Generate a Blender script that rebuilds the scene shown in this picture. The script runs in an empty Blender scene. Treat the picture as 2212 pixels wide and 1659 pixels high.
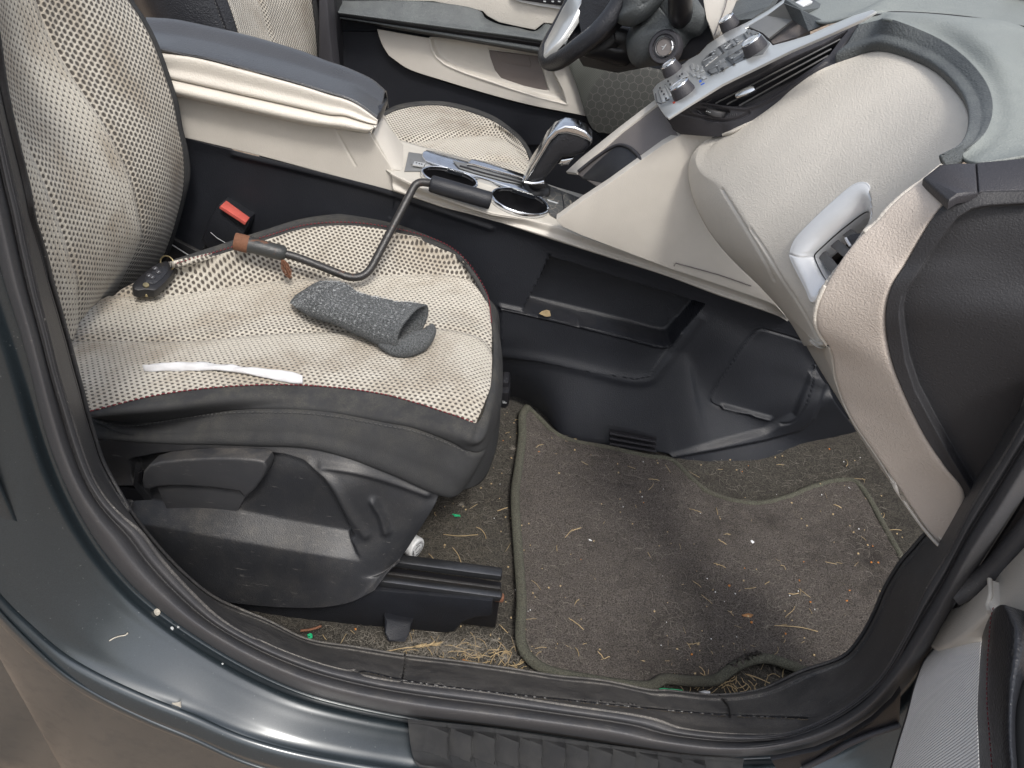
import bpy, bmesh, math, random
import numpy as np
from mathutils import Vector, noise
random.seed(7); rng = np.random.default_rng(7)
S = bpy.context.scene
COL = S.collection
V = Vector
# ------------------------------------------------------------------ camera
TH = math.radians(38.0); RO = math.radians(7.5); FPX = 1609.0; W0, H0 = 2212.0, 1659.0
CAM = V((0, 0, 1.015))
Fw = V((0, math.cos(TH), -math.sin(TH)))
Ub = V((0, math.sin(TH), math.cos(TH))); Xb = V((1, 0, 0))
Rt = Xb*math.cos(RO) + Ub*math.sin(RO)
Up = -Xb*math.sin(RO) + Ub*math.cos(RO)
cd = bpy.data.cameras.new("camera"); cam = bpy.data.objects.new("camera", cd); COL.objects.link(cam)
from mathutils import Matrix
m = Matrix((Rt, Up, -Fw)).transposed().to_4x4(); m.translation = CAM
cam.matrix_world = m
cd.sensor_width = 36; cd.lens = 36*FPX/W0; cd.clip_start = 0.02; cd.clip_end = 200
S.camera = cam
def ray(p):
    return (Fw*FPX + Rt*(p[0]-W0/2) - Up*(p[1]-H0/2)).normalized()
def PY(p, y):
    d = ray(p); return CAM + d*(y/d.y)
def PZ(p, z):
    d = ray(p); return CAM + d*((z-CAM.z)/d.z)
def PX(p, x):
    d = ray(p); return CAM + d*(x/d.x)
def PP(p, q, n):
    d = ray(p); return CAM + d*((V(q)-CAM).dot(n)/d.dot(n))
def proj(A):
    A = np.asarray(A, float) - np.array(CAM)
    z = A@np.array(Fw); return np.stack([A@np.array(Rt)/z*FPX+W0/2, -(A@np.array(Up))/z*FPX+H0/2], -1)
# crops: crop coordinates -> reference pixels (2212 wide)
CR = {'A':(0,0,1400/2212),'B':(1300,0,1400/2212),'C':(2500,0,1532/2210),'D':(0,900,1400/2212),'E':(1300,900,1400/2212),
      'F':(2632,900,1400/2212),'G':(0,1974,1400/2212),'H':(1300,1974,1400/2212),'I':(2632,1974,1400/2212),
      'J':(2500,0,900/2212),'K':(1500,450,900/2212),'L':(2000,0,900/2212),'M':(400,700,1500/2212),'N':(300,1650,1800/2212),
      'O':(3300,2000,1024/1659),'Q':(3400,0,1100/1659),'R':(0,900,1500/1659),'Z':(0,0,4032/2212)}
def c(k, *pts):
    x0, y0, s = CR[k]; r = [((x*s+x0)*W0/4032, (y*s+y0)*W0/4032) for x, y in pts]
    return r
def c1(k, x, y): return c(k, (x, y))[0]
def ys(pts, y):
    if not isinstance(y, (list, tuple)): y = [y]*len(pts)
    y = interp_list(y, len(pts)); return [PY(p, v) for p, v in zip(pts, y)]
def zs(pts, z):
    if not isinstance(z, (list, tuple)): z = [z]*len(pts)
    z = interp_list(z, len(pts)); return [PZ(p, v) for p, v in zip(pts, z)]
def interp_list(v, n):
    if len(v) == n: return v
    return list(np.interp(np.linspace(0, 1, n), np.linspace(0, 1, len(v)), v))
# ------------------------------------------------------------------ curves / lofts
def spline(P, n, closed=False, lin=False):
    P = np.array([list(p) for p in P], float)
    if closed: P = np.vstack([P, P[:1]])
    if len(P) == 2 or lin:
        d = np.r_[0, np.cumsum(np.linalg.norm(np.diff(P, axis=0), axis=1))]
        t = np.linspace(0, d[-1], n); return np.stack([np.interp(t, d, P[:, k]) for k in range(P.shape[1])], 1)
    if closed: Q = np.vstack([P[-2], P, P[1]])
    else: Q = np.vstack([2*P[0]-P[1], P, 2*P[-1]-P[-2]])
    out = []; m = 24
    for i in range(1, len(Q)-2):
        p0, p1, p2, p3 = Q[i-1], Q[i], Q[i+1], Q[i+2]
        t0 = 0; t1 = t0+max(1e-6, np.linalg.norm(p1-p0))**.5; t2 = t1+max(1e-6, np.linalg.norm(p2-p1))**.5; t3 = t2+max(1e-6, np.linalg.norm(p3-p2))**.5
        t = np.linspace(t1, t2, m, endpoint=False)[:, None]
        A1 = (t1-t)/(t1-t0)*p0+(t-t0)/(t1-t0)*p1; A2 = (t2-t)/(t2-t1)*p1+(t-t1)/(t2-t1)*p2; A3 = (t3-t)/(t3-t2)*p2+(t-t2)/(t3-t2)*p3
        B1 = (t2-t)/(t2-t0)*A1+(t-t0)/(t2-t0)*A2; B2 = (t3-t)/(t3-t1)*A2+(t-t1)/(t3-t1)*A3
        out.append((t2-t)/(t2-t1)*B1+(t-t1)/(t2-t1)*B2)
    out.append(P[-1:]); out = np.vstack(out)
    d = np.r_[0, np.cumsum(np.linalg.norm(np.diff(out, axis=0), axis=1))]
    t = np.linspace(0, d[-1], n+1 if closed else n)
    if closed: t = t[:-1]
    return np.stack([np.interp(t, d, out[:, k]) for k in range(P.shape[1])], 1)
def loft(rows, nu, nv, lin=False, vv=None, keep=False):
    """rows -> grid (nv, nu, 3); interpolation across rows"""
    R = np.stack([spline(r, nu) if not keep else np.array([list(p) for p in r], float) for r in rows])
    k = len(rows)
    s = np.linspace(0, 1, k) if vv is None else np.array(vv, float)
    d = (s-s[0])/(s[-1]-s[0])
    t = np.linspace(0, 1, nv)
    G = np.zeros((nv, nu, 3))
    if k == 2 or lin:
        for i in range(nu):
            for a in range(3): G[:, i, a] = np.interp(t, d, R[:, i, a])
    else:
        j = np.clip(np.searchsorted(d, t, 'right')-1, 0, k-2)
        x = (t-d[j])/(d[j+1]-d[j])
        mm = np.zeros_like(R)
        for q in range(k):
            if q == 0: mm[q] = (R[1]-R[0])/(d[1]-d[0])
            elif q == k-1: mm[q] = (R[-1]-R[-2])/(d[-1]-d[-2])
            else:
                a = (R[q]-R[q-1])/(d[q]-d[q-1]); b = (R[q+1]-R[q])/(d[q+1]-d[q]); mm[q] = (a*(d[q+1]-d[q])+b*(d[q]-d[q-1]))/(d[q+1]-d[q-1])
        h = (d[j+1]-d[j])[:, None, None]; x = x[:, None, None]
        G = (2*x**3-3*x**2+1)*R[j]+(x**3-2*x**2+x)*h*mm[j]+(-2*x**3+3*x**2)*R[j+1]+(x**3-x**2)*h*mm[j+1]
    return G
def coons(left, right, top, bot, nu, nv):
    """left/right run top->bottom, top/bot run left->right"""
    L = spline(left, nv); R = spline(right, nv); T = spline(top, nu); B = spline(bot, nu)
    u = np.linspace(0, 1, nu)[None, :, None]; v = np.linspace(0, 1, nv)[:, None, None]
    T = T[None]; B = B[None]; L = L[:, None]; R = R[:, None]
    return (1-v)*T+v*B+(1-u)*L+u*R-((1-u)*(1-v)*T[:, :1]+u*(1-v)*T[:, -1:]+(1-u)*v*B[:, :1]+u*v*B[:, -1:])
def sdpoly(P, poly):
    """signed distance (negative inside) of points P (n,2) to a closed polygon"""
    poly = np.array(poly, float); n = len(poly); d = np.full(len(P), 1e9); ins = np.zeros(len(P), bool)
    for i in range(n):
        a = poly[i]; b = poly[(i+1) % n]; e = b-a; w = P-a
        t = np.clip((w@e)/(e@e+1e-12), 0, 1); q = w-t[:, None]*e; d = np.minimum(d, np.hypot(q[:, 0], q[:, 1]))
        cnd = (a[1] <= P[:, 1]) != (b[1] <= P[:, 1])
        xx = a[0]+(P[:, 1]-a[1])*(b[0]-a[0])/np.where(abs(b[1]-a[1]) < 1e-12, 1e-12, b[1]-a[1])
        ins ^= cnd & (P[:, 0] < xx)
    return np.where(ins, -d, d)
def dline(P, line):
    line = np.array(line, float); d = np.full(len(P), 1e9)
    for i in range(len(line)-1):
        a = line[i]; e = line[i+1]-a; w = P-a; t = np.clip((w@e)/(e@e+1e-12), 0, 1); q = w-t[:, None]*e; d = np.minimum(d, np.hypot(q[:, 0], q[:, 1]))
    return d
def sms(x, a, b):
    t = np.clip((x-a)/(b-a), 0, 1); return t*t*(3-2*t)
def smoothg(G, it=40, u=1.0, v=1.0):
    G = G.copy()
    for _ in range(it):
        a = (G[1:-1, :-2]+G[1:-1, 2:])*.5; b = (G[:-2, 1:-1]+G[2:, 1:-1])*.5
        G[1:-1, 1:-1] = G[1:-1, 1:-1]*.4+.6*(a*u+b*v)/(u+v)
    return G
def relief(G, feats, direction):
    """feats: ('poly', pts, depth, soft) | ('line', pts, depth, width) | ('ramp', lineA, dA, lineB, dB)"""
    shp = G.shape; P = G.reshape(-1, 3); q = proj(P); D = np.zeros(len(P))
    for f in feats:
        if f[0] == 'max':
            sh = [np.linalg.norm((relief(G, [g], direction)-G).reshape(-1, 3), axis=1)/np.linalg.norm(direction) for g in f[1]]; D += np.maximum.reduce(sh); continue
        if f[0] == 'poly':
            pts = spline(f[1], 90, closed=True) if len(f) > 4 and f[4] else f[1]
            D += f[2]*sms(-sdpoly(q, pts), -f[3]*.5, f[3]*.5)
        elif f[0] == 'line':
            pts = spline(f[1], 60) if len(f[1]) > 2 else f[1]
            D += f[2]*np.exp(-(dline(q, pts)/f[3])**2)
        elif f[0] == 'ramp':
            pa, da, pb, db = f[1:5]
            ins = sdpoly(q, list(pa)+list(pb)[::-1]) < 0
            a = dline(q, pa); b = dline(q, pb); D += np.where(ins, (da*b+db*a)/(a+b+1e-9), 0)
    dr = np.array(direction, float)
    return (P+D[:, None]*dr).reshape(shp)
# ------------------------------------------------------------------ objects
def link(o, parent=None):
    COL.objects.link(o)
    if parent is not None: o.parent = parent
    return o
def tag(o, label=None, cat=None, group=None, kind=None):
    if label: o['label'] = label
    if cat: o['category'] = cat
    if group: o['group'] = group
    if kind: o['kind'] = kind
    return o
def empty(name, label, cat, group=None):
    o = bpy.data.objects.new(name, None); o.empty_display_size = .05; COL.objects.link(o)
    return tag(o, label, cat, group)
def mesh(name, verts, faces, mat, parent=None, smooth=True, uvs=None, sharp=None):
    me = bpy.data.meshes.new(name); me.from_pydata([tuple(v) for v in verts], [], faces)
    if mat is not None: me.materials.append(mat)
    if uvs is not None:
        l = me.uv_layers.new(name='UVMap'); idx = np.zeros(len(me.loops), int); me.loops.foreach_get('vertex_index', idx)
        l.data.foreach_set('uv', np.asarray(uvs, float)[idx].ravel())
    me.validate()
    if smooth:
        me.polygons.foreach_set('use_smooth', [True]*len(me.polygons))
        if sharp: me.set_sharp_from_angle(angle=math.radians(sharp))
    return link(bpy.data.objects.new(name, me), parent)
def grid(name, G, mat, parent=None, thick=0.0, vv=None, flip=False, sharp=None, keepuv=None, hole=None, hm=0):
    nv, nu = G.shape[:2]
    idx = np.arange(nv*nu).reshape(nv, nu)
    a, b, cc, d = idx[:-1, :-1].ravel(), idx[:-1, 1:].ravel(), idx[1:, 1:].ravel(), idx[1:, :-1].ravel()
    F = np.stack([a, d, cc, b] if not flip else [a, b, cc, d], 1)
    # orient towards camera
    P = G.reshape(-1, 3)
    if hole is not None: F = F[sdpoly(proj(P[F].mean(1)), hole) > hm]
    mid = len(F)//2
    n = np.cross(P[F[:, 1]]-P[F[:, 0]], P[F[:, 2]]-P[F[:, 0]]); ce = P[F].mean(1)-np.array(CAM)
    if (np.einsum('ij,ij->i', n, ce)).sum() > 0: F = F[:, ::-1]
    du = np.r_[0, np.cumsum(np.linalg.norm(np.diff(G[nv//2], axis=0), axis=1))]
    dv = np.r_[0, np.cumsum(np.linalg.norm(np.diff(G[:, nu//2], axis=0), axis=1))]
    U, Vv = np.meshgrid(du, dv if vv is None else vv)
    uv = np.stack([U.ravel(), Vv.ravel()], 1) if keepuv is None else keepuv
    o = mesh(name, P, F.tolist(), mat, parent, uvs=uv, sharp=sharp)
    if thick:
        md = o.modifiers.new('thick', 'SOLIDIFY'); md.thickness = thick; md.offset = -1
    return o
def plate(name, pts, thick, mat, parent=None, normal=None, bevel=0.0, seg=2, uv=None, sm=True, back=True):
    """closed outline (3D, roughly planar) extruded away from the camera by thick; bevelled rim"""
    P = [V(p) for p in pts]
    ce = sum(P, V())/len(P)
    if normal is None:
        n = V()
        for i in range(len(P)): n += (P[i]-ce).cross(P[(i+1) % len(P)]-ce)
        n.normalize()
    else: n = V(normal).normalized()
    if n.dot(ce-CAM) > 0: n = -n
    bm = bmesh.new()
    vs = [bm.verts.new(p) for p in P]; f = bm.faces.new(vs); f.normal_update()
    if f.normal.dot(n) < 0: f.normal_flip()
    r = bmesh.ops.extrude_face_region(bm, geom=[f])
    nf = [g for g in r['geom'] if isinstance(g, bmesh.types.BMFace)]
    nv = [g for g in r['geom'] if isinstance(g, bmesh.types.BMVert)]
    bmesh.ops.translate(bm, verts=nv, vec=-n*thick)
    for g in nf: pass
    bmesh.ops.recalc_face_normals(bm, faces=bm.faces)
    if bevel:
        es = [e for e in bm.edges if all((v not in nv) for v in e.verts)]
        bmesh.ops.bevel(bm, geom=es, offset=bevel, segments=seg, affect='EDGES', profile=.5, clamp_overlap=True)
    bmesh.ops.triangulate(bm, faces=[f for f in bm.faces if len(f.verts) > 4])
    me = bpy.data.meshes.new(name); bm.to_mesh(me); bm.free()
    me.materials.append(mat)
    if sm:
        me.polygons.foreach_set('use_smooth', [True]*len(me.polygons)); me.set_sharp_from_angle(angle=math.radians(38))
    return link(bpy.data.objects.new(name, me), parent)
def fillet(P, rads, n=10):
    """polyline with rounded corners; rads per interior point"""
    P = [V(p) for p in P]; out = [P[0]]
    for k in range(1, len(P)-1):
        a, b, d = P[k-1], P[k], P[k+1]; u = (a-b).normalized(); v = (d-b).normalized(); L = min(rads[k-1], (a-b).length*.48, (d-b).length*.48)
        p, q = b+u*L, b+v*L
        for i in range(n+1):
            t = i/n; out.append(p*(1-t)**2+b*2*t*(1-t)+q*t*t)
    out.append(P[-1]); return out
def tubemesh(path, rad, seg=12, caps=True, flat=None):
    P = np.array([list(p) for p in path], float); n = len(P)
    if np.isscalar(rad): rad = [rad]*n
    T = np.gradient(P, axis=0); T /= np.linalg.norm(T, axis=1)[:, None]+1e-12
    nrm = np.array([0, 0, 1.]) if abs(T[0][2]) < .9 else np.array([1., 0, 0])
    vs = []; fs = []
    for i in range(n):
        nrm = nrm-T[i]*(nrm@T[i]); nrm /= np.linalg.norm(nrm); b = np.cross(T[i], nrm)
        for k in range(seg):
            a = 2*math.pi*k/seg; vs.append(P[i]+rad[i]*(math.cos(a)*nrm*(1 if flat is None else flat)+math.sin(a)*b))
    for i in range(n-1):
        for k in range(seg):
            k2 = (k+1) % seg; fs.append([i*seg+k, i*seg+k2, (i+1)*seg+k2, (i+1)*seg+k])
    if caps: fs.append(list(range(seg))[::-1]); fs.append([(n-1)*seg+k for k in range(seg)])
    return vs, fs
def tube(name, path, rad, mat, parent=None, seg=12, sharp=50, flat=None, caps=True):
    v, f = tubemesh(path, rad, seg, flat=flat, caps=caps); return mesh(name, v, f, mat, parent, sharp=sharp)
def merge(parts):
    vs, fs = [], []
    for v, f in parts:
        k = len(vs); vs += list(v); fs += [[i+k for i in q] for q in f]
    return vs, fs
def lathe(name, ctr, axis, prof, mat, parent=None, seg=40, sharp=40, refdir=None, cap=True):
    """prof: (r, h) along axis"""
    ax = V(axis).normalized(); a = ax.orthogonal().normalized() if refdir is None else (V(refdir)-ax*V(refdir).dot(ax)).normalized(); b = ax.cross(a)
    vs, fs = [], []
    for r, h in prof:
        for k in range(seg):
            t = 2*math.pi*k/seg; vs.append(V(ctr)+ax*h+(a*math.cos(t)+b*math.sin(t))*r)
    for i in range(len(prof)-1):
        for k in range(seg):
            k2 = (k+1) % seg; fs.append([i*seg+k, i*seg+k2, (i+1)*seg+k2, (i+1)*seg+k])
    if cap and prof[0][0] > 1e-5: fs.append(list(range(seg))[::-1])
    if cap and prof[-1][0] > 1e-5: fs.append([(len(prof)-1)*seg+k for k in range(seg)])
    return mesh(name, vs, fs, mat, parent, sharp=sharp)
def boxo(name, o, x, y, z, mat, parent=None, bevel=0.0):
    """box: corner o, edge vectors x y z"""
    o, x, y, z = V(o), V(x), V(y), V(z)
    bm = bmesh.new(); vs = [bm.verts.new(o+x*i+y*j+z*k) for i in (0, 1) for j in (0, 1) for k in (0, 1)]
    for q in ((0, 1, 3, 2), (4, 6, 7, 5), (0, 4, 5, 1), (2, 3, 7, 6), (0, 2, 6, 4), (1, 5, 7, 3)): bm.faces.new([vs[i] for i in q])
    bmesh.ops.recalc_face_normals(bm, faces=bm.faces)
    if bevel: bmesh.ops.bevel(bm, geom=bm.edges[:], offset=bevel, segments=2, affect='EDGES', profile=.5, clamp_overlap=True)
    me = bpy.data.meshes.new(name); bm.to_mesh(me); bm.free(); me.materials.append(mat)
    me.polygons.foreach_set('use_smooth', [True]*len(me.polygons)); me.set_sharp_from_angle(angle=math.radians(35))
    return link(bpy.data.objects.new(name, me), parent)
# ------------------------------------------------------------------ materials
class NT:
    def __init__(s, name):
        s.m = bpy.data.materials.new(name); s.m.use_nodes = True; s.t = s.m.node_tree; s.n = s.t.nodes; s.l = s.t.links
        s.b = s.n['Principled BSDF']; s.tc = s.n.new('ShaderNodeTexCoord')
    def i(s, sock, val):
        if isinstance(val, bpy.types.NodeSocket): s.l.new(val, sock)
        elif val is not None: sock.default_value = val
    def M(s, op, a, b=None, cc=None, clamp=False):
        n = s.n.new('ShaderNodeMath'); n.operation = op; n.use_clamp = clamp
        s.i(n.inputs[0], a); s.i(n.inputs[1], b); s.i(n.inputs[2], cc); return n.outputs[0]
    def noise(s, scale, det=3, rough=.55, vec=None, dist=0):
        n = s.n.new('ShaderNodeTexNoise'); n.inputs['Scale'].default_value = scale; n.inputs['Detail'].default_value = det
        n.inputs['Roughness'].default_value = rough; n.inputs['Distortion'].default_value = dist
        s.l.new(s.tc.outputs['Object'] if vec is None else vec, n.inputs['Vector']); return n.outputs['Fac']
    def vor(s, scale, feat='F1', vec=None, out='Distance', rnd=1.0):
        n = s.n.new('ShaderNodeTexVoronoi'); n.feature = feat; n.inputs['Scale'].default_value = scale; n.inputs['Randomness'].default_value = rnd
        s.l.new(s.tc.outputs['Object'] if vec is None else vec, n.inputs['Vector']); return n.outputs[out]
    def ramp(s, f, stops):
        n = s.n.new('ShaderNodeValToRGB'); s.l.new(f, n.inputs[0]); e = n.color_ramp.elements
        while len(e) < len(stops): e.new(.5)
        for k, (p, col) in enumerate(stops):
            e[k].position = p; e[k].color = (*col, 1) if not isinstance(col, (int, float)) else (col, col, col, 1)
        return n.outputs[0]
    def mix(s, f, a, b, mode='MIX'):
        n = s.n.new('ShaderNodeMix'); n.data_type = 'RGBA'; n.blend_type = mode
        s.i(n.inputs[0], f); s.i(n.inputs[6], (*a, 1) if isinstance(a, tuple) and len(a) == 3 else a); s.i(n.inputs[7], (*b, 1) if isinstance(b, tuple) and len(b) == 3 else b)
        return n.outputs[2]
    def bump(s, h, dist=.001, strength=1.0, normal=None):
        n = s.n.new('ShaderNodeBump'); n.inputs['Distance'].default_value = dist; n.inputs['Strength'].default_value = strength
        s.l.new(h, n.inputs['Height'])
        if normal is not None: s.l.new(normal, n.inputs['Normal'])
        s.l.new(n.outputs[0], s.b.inputs['Normal']); return n.outputs[0]
    def sep(s, vec):
        n = s.n.new('ShaderNodeSeparateXYZ'); s.l.new(vec, n.inputs[0]); return n.outputs
    def comb(s, x, y, z=0.0):
        n = s.n.new('ShaderNodeCombineXYZ'); s.i(n.inputs[0], x); s.i(n.inputs[1], y); s.i(n.inputs[2], z); return n.outputs[0]
    def P(s, base=None, rough=None, metal=None, spec=None, coat=None, coatr=None, sheen=None):
        b = s.b.inputs
        if base is not None: s.i(b['Base Color'], (*base, 1) if isinstance(base, tuple) else base)
        s.i(b['Roughness'], rough); s.i(b['Metallic'], metal); s.i(b['Specular IOR Level'], spec); s.i(b['Coat Weight'], coat); s.i(b['Coat Roughness'], coatr); s.i(b['Sheen Weight'], sheen)
        return s.m
def plastic(name, col, rough=.5, grain=900, depth=.0004, var=.12, spec=.5, dust=0.0, dustcol=(.35, .31, .25), scr=0.0, leather=False, dlo=.42):
    t = NT(name)
    big = t.noise(9, 4, .6)
    f = t.ramp(big, [(.3, 1-var), (.7, 1+var*.4)])
    base = t.mix(1.0, col, f, 'MULTIPLY')
    if dust:
        d1 = t.noise(25, 5, .7); d2 = t.noise(700, 2, .6)
        dd = t.M('MULTIPLY', t.ramp(d1, [(dlo, 0.), (dlo+.33, 1.)]), t.ramp(d2, [(.35, 0.1), (.7, 1.)]))
        geo = t.n.new('ShaderNodeNewGeometry'); nz = t.sep(geo.outputs['Normal'])[2]
        dd = t.M('MULTIPLY', dd, t.M('MULTIPLY', t.M('MAXIMUM', nz, 0.12), dust), clamp=True)
        base = t.mix(dd, base, dustcol)
        rr = t.M('MULTIPLY_ADD', dd, .4, rough, clamp=True)
    else:
        rr = t.M('MULTIPLY_ADD', big, .18, rough-.09)
    if scr:
        sv = t.n.new('ShaderNodeMapping'); sv.inputs['Scale'].default_value = (1, 14, 9); sv.inputs['Rotation'].default_value = (.3, .5, .9)
        t.l.new(t.tc.outputs['Object'], sv.inputs[0])
        sn = t.noise(28, 3, .7, sv.outputs[0]); sm_ = t.ramp(sn, [(.66, 0.), (.70, 1.)])
        base = t.mix(t.M('MULTIPLY', sm_, scr), base, (.45, .43, .40))
    if leather:
        h = t.M('ADD', t.M('MULTIPLY', t.vor(grain, 'SMOOTH_F1'), .9), t.noise(grain*.45, 3, .6, dist=1.2))
    else:
        h = t.M('ADD', t.noise(grain, 2, .5, dist=.6), t.M('MULTIPLY', t.vor(grain*.8), .6))
    t.bump(h, depth)
    return t.P(base, rr, spec=spec)
MT = {}
MT['beige'] = plastic('beige_plastic', (.60, .565, .505), .5, 520, .0005, .08, dust=.0, scr=.05, leather=True)
MT['beige_smooth'] = plastic('beige_smooth_plastic', (.53, .50, .45), .48, 900, .0003, .08, dust=.12, dustcol=(.33, .27, .19))
MT['beige_dirty'] = plastic('beige_dirty_plastic', (.45, .43, .385), .5, 800, .0003, .14, dust=.28, dustcol=(.24, .18, .12))
MT['beige_warm'] = plastic('beige_warm_plastic', (.53, .47, .415), .5, 650, .0005, .07, leather=True)
MT['taupe'] = plastic('taupe_plastic', (.15, .135, .13), .55, 800, .0003, .1)
MT['dark'] = plastic('dark_plastic', (.014, .0155, .020), .45, 700, .0004, .2, spec=.4, dust=.06)
MT['dark_side'] = plastic('dark_seat_plastic', (.020, .021, .024), .42, 900, .00022, .2, dust=.26, scr=.12)
MT['cover'] = plastic('dark_cover_plastic', (.024, .024, .027), .6, 700, .0003, .1)
MT['dark_trim'] = plastic('dark_trim_plastic', (.034, .033, .038), .5, 900, .0003, .1, leather=True)
MT['black'] = plastic('black_plastic', (.010, .010, .012), .35, 900, .0002, .1)
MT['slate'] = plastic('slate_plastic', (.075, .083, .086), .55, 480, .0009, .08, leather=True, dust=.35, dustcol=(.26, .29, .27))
MT['pad'] = plastic('skylit_pad_plastic', (.20, .218, .208), .5, 520, .0006, .08, leather=True, dust=.3, dustcol=(.36, .38, .36))  # same plastic as slate, base and dust tint paled to paint in skylight
MT['rubber'] = plastic('rubber', (.056, .056, .060), .55, 500, .0002, .12, dust=.3, scr=.12)
MT['lever'] = plastic('dusty_lever_plastic', (.040, .041, .045), .5, 900, .0002, .15, dust=.4, scr=.15)
MT['scuff'] = plastic('scuff_plastic', (.040, .040, .043), .5, 900, .0003, .25, dust=1.0, dustcol=(.26, .24, .21), scr=.4, dlo=.25)
MT['leather'] = plastic('black_leather', (.018, .019, .023), .33, 420, .0006, .15, leather=True)
MT['cloth_dark'] = plastic('charcoal_seat_cloth', (.050, .051, .053), .85, 1300, .0009, .25, spec=.2, dust=.7, dustcol=(.16, .15, .12))
MT['red_thread'] = plastic('red_thread', (.16, .012, .022), .6, 900, .0003)
MT['grey_thread'] = plastic('grey_thread', (.07, .07, .068), .7, 900, .0003)
MT['red'] = plastic('red_plastic', (.50, .10, .08), .35, 60, .002, .4)
MT['white'] = plastic('white_plastic', (.72, .73, .74), .4, 300, .0003, .05)
MT['paper'] = plastic('white_paper', (.58, .58, .59), .7, 120, .001, .04)
def chrome(name, col=(.75, .77, .80), rough=.12, wear=.15):
    t = NT(name); f = t.noise(60, 5, .7); r = t.ramp(f, [(.45, rough), (.7, rough+wear)]); b = t.mix(t.ramp(f, [(.5, 0.), (.8, .5)]), col, tuple(x*.6 for x in col))
    return t.P(b, r, metal=1.0)
MT['chrome'] = chrome('chrome')
def spaint(name, col, r, m): 
    q = plastic(name, col, r, 900, .0001, .08, dust=.15, dustcol=(.45, .44, .42)); q.node_tree.nodes['Principled BSDF'].inputs['Metallic'].default_value = m; return q
MT['silver'] = spaint('silver_paint', (.62, .63, .62), .28, .6)
MT['satin'] = spaint('satin_silver', (.78, .79, .80), .34, .25)
MT['rail'] = spaint('dark_rail_metal', (.075, .078, .085), .3, .8)
MT['slat'] = plastic('slat_plastic', (.13, .13, .13), .5, 900, .0002, .2, dust=.4)
MT['pad_leather'] = plastic('armrest_leather', (.046, .047, .050), .30, 420, .0004, .15, leather=True, spec=1.0)
MT['gunmetal'] = spaint('grey_metal_panel', (.20, .205, .205), .42, .4)
MT['brass'] = chrome('worn_brass', (.45, .38, .22), .3, .3)
def fabric(name, z1, z2, k=1.0, cell=1.0, hc=(.085, .074, .063), mode='uv'):
    """woven mesh: uv = (along, across) metres; z1,z2 zone borders across"""
    t = NT(name); uv = t.sep(t.tc.outputs['UV']); u, v = uv[0], uv[1]
    pv = None
    if mode != 'uv':
        ob = t.sep(t.tc.outputs['Object']); u = ob[0] if mode == 'xy' else t.M('MULTIPLY', ob[2], 1.06); pv = t.M('ADD', ob[1], 2.0)
    wob = t.noise(14, 2); u = t.M('MULTIPLY_ADD', wob, .0015, u)
    cu, cv = .0080*cell, .0060*cell
    pv = v if pv is None else pv
    row = t.M('FLOOR', t.M('DIVIDE', pv, cv)); half = t.M('MULTIPLY', t.M('MODULO', t.M('ABSOLUTE', row), 2.0), .5)
    fu = t.M('SUBTRACT', t.M('FRACT', t.M('ADD', t.M('DIVIDE', u, cu), half)), .5)
    fv = t.M('SUBTRACT', t.M('FRACT', t.M('DIVIDE', pv, cv)), .5)
    # zone size: large at the near border, smaller towards the far border
    a = t.M('LESS_THAN', v, z1); b = t.M('MULTIPLY', t.M('GREATER_THAN', v, z1), t.M('LESS_THAN', v, z2)); d = t.M('GREATER_THAN', v, z2)
    ta = t.M('DIVIDE', v, max(z1, 1e-3)); tb = t.M('DIVIDE', t.M('SUBTRACT', v, z1), z2-z1); td = t.M('DIVIDE', t.M('SUBTRACT', v, z2), .3)
    sz = t.M('ADD', t.M('ADD', t.M('MULTIPLY', a, t.M('MULTIPLY_ADD', ta, -.50, .96)), t.M('MULTIPLY', b, t.M('MULTIPLY_ADD', tb, -.50, .98))), t.M('MULTIPLY', d, t.M('MULTIPLY_ADD', td, -.15, 1.10)))
    ru = t.M('MULTIPLY', sz, .31*k); rv = t.M('MULTIPLY', sz, .34*k)
    e = t.M('SQRT', t.M('ADD', t.M('POWER', t.M('DIVIDE', fu, ru), 2.0), t.M('POWER', t.M('DIVIDE', fv, rv), 2.0)))
    hole = t.M('SUBTRACT', 1.0, t.M('MULTIPLY_ADD', e, 2.2, -1.5, clamp=True), clamp=True)
    vec = t.comb(t.M('MULTIPLY', u, 1.0), v)
    st = t.noise(7, 5, .65, vec); fib = t.noise(900, 2, .6, vec)
    yarn = t.mix(t.ramp(st, [(.46, 0.), (.74, 1.)]), (.55, .515, .445), (.29, .235, .17))
    yarn = t.mix(1.0, yarn, t.ramp(fib, [(.25, .80), (.7, 1.08)]), 'MULTIPLY')
    # cord shading: strands between holes
    edge = t.M('ABSOLUTE', fv); yarn = t.mix(t.M('MULTIPLY', t.M('GREATER_THAN', edge, .40), .25), yarn, (.22, .19, .15))
    base = t.mix(hole, yarn, hc)
    h = t.M('SUBTRACT', t.M('MULTIPLY', t.M('COSINE', t.M('MULTIPLY', fv, 6.28)), .35), t.M('MULTIPLY', hole, 1.0))
    t.bump(t.M('ADD', h, t.M('MULTIPLY', fib, .3)), .0016)
    return t.P(base, .85, spec=.2, sheen=.15)
def carpet(name, ca, cb, sc=420, stain=(.02, .017, .015)):
    t = NT(name); n1 = t.noise(sc, 4, .75); n2 = t.noise(5, 5, .65); n3 = t.noise(60, 4, .7)
    col = t.mix(t.ramp(n1, [(.40, 0.), (.62, 1.)]), ca, cb)
    col = t.mix(t.ramp(n2, [(.5, 0.), (.72, .75)]), col, stain)
    col = t.mix(t.M('MULTIPLY', t.ramp(n3, [(.5, 0.), (.75, 1.)]), .35), col, (.14, .125, .10))
    t.bump(t.M('ADD', n1, t.M('MULTIPLY', n3, .8)), .004)
    return t.P(col, .95, spec=.1, sheen=.05)
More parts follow.
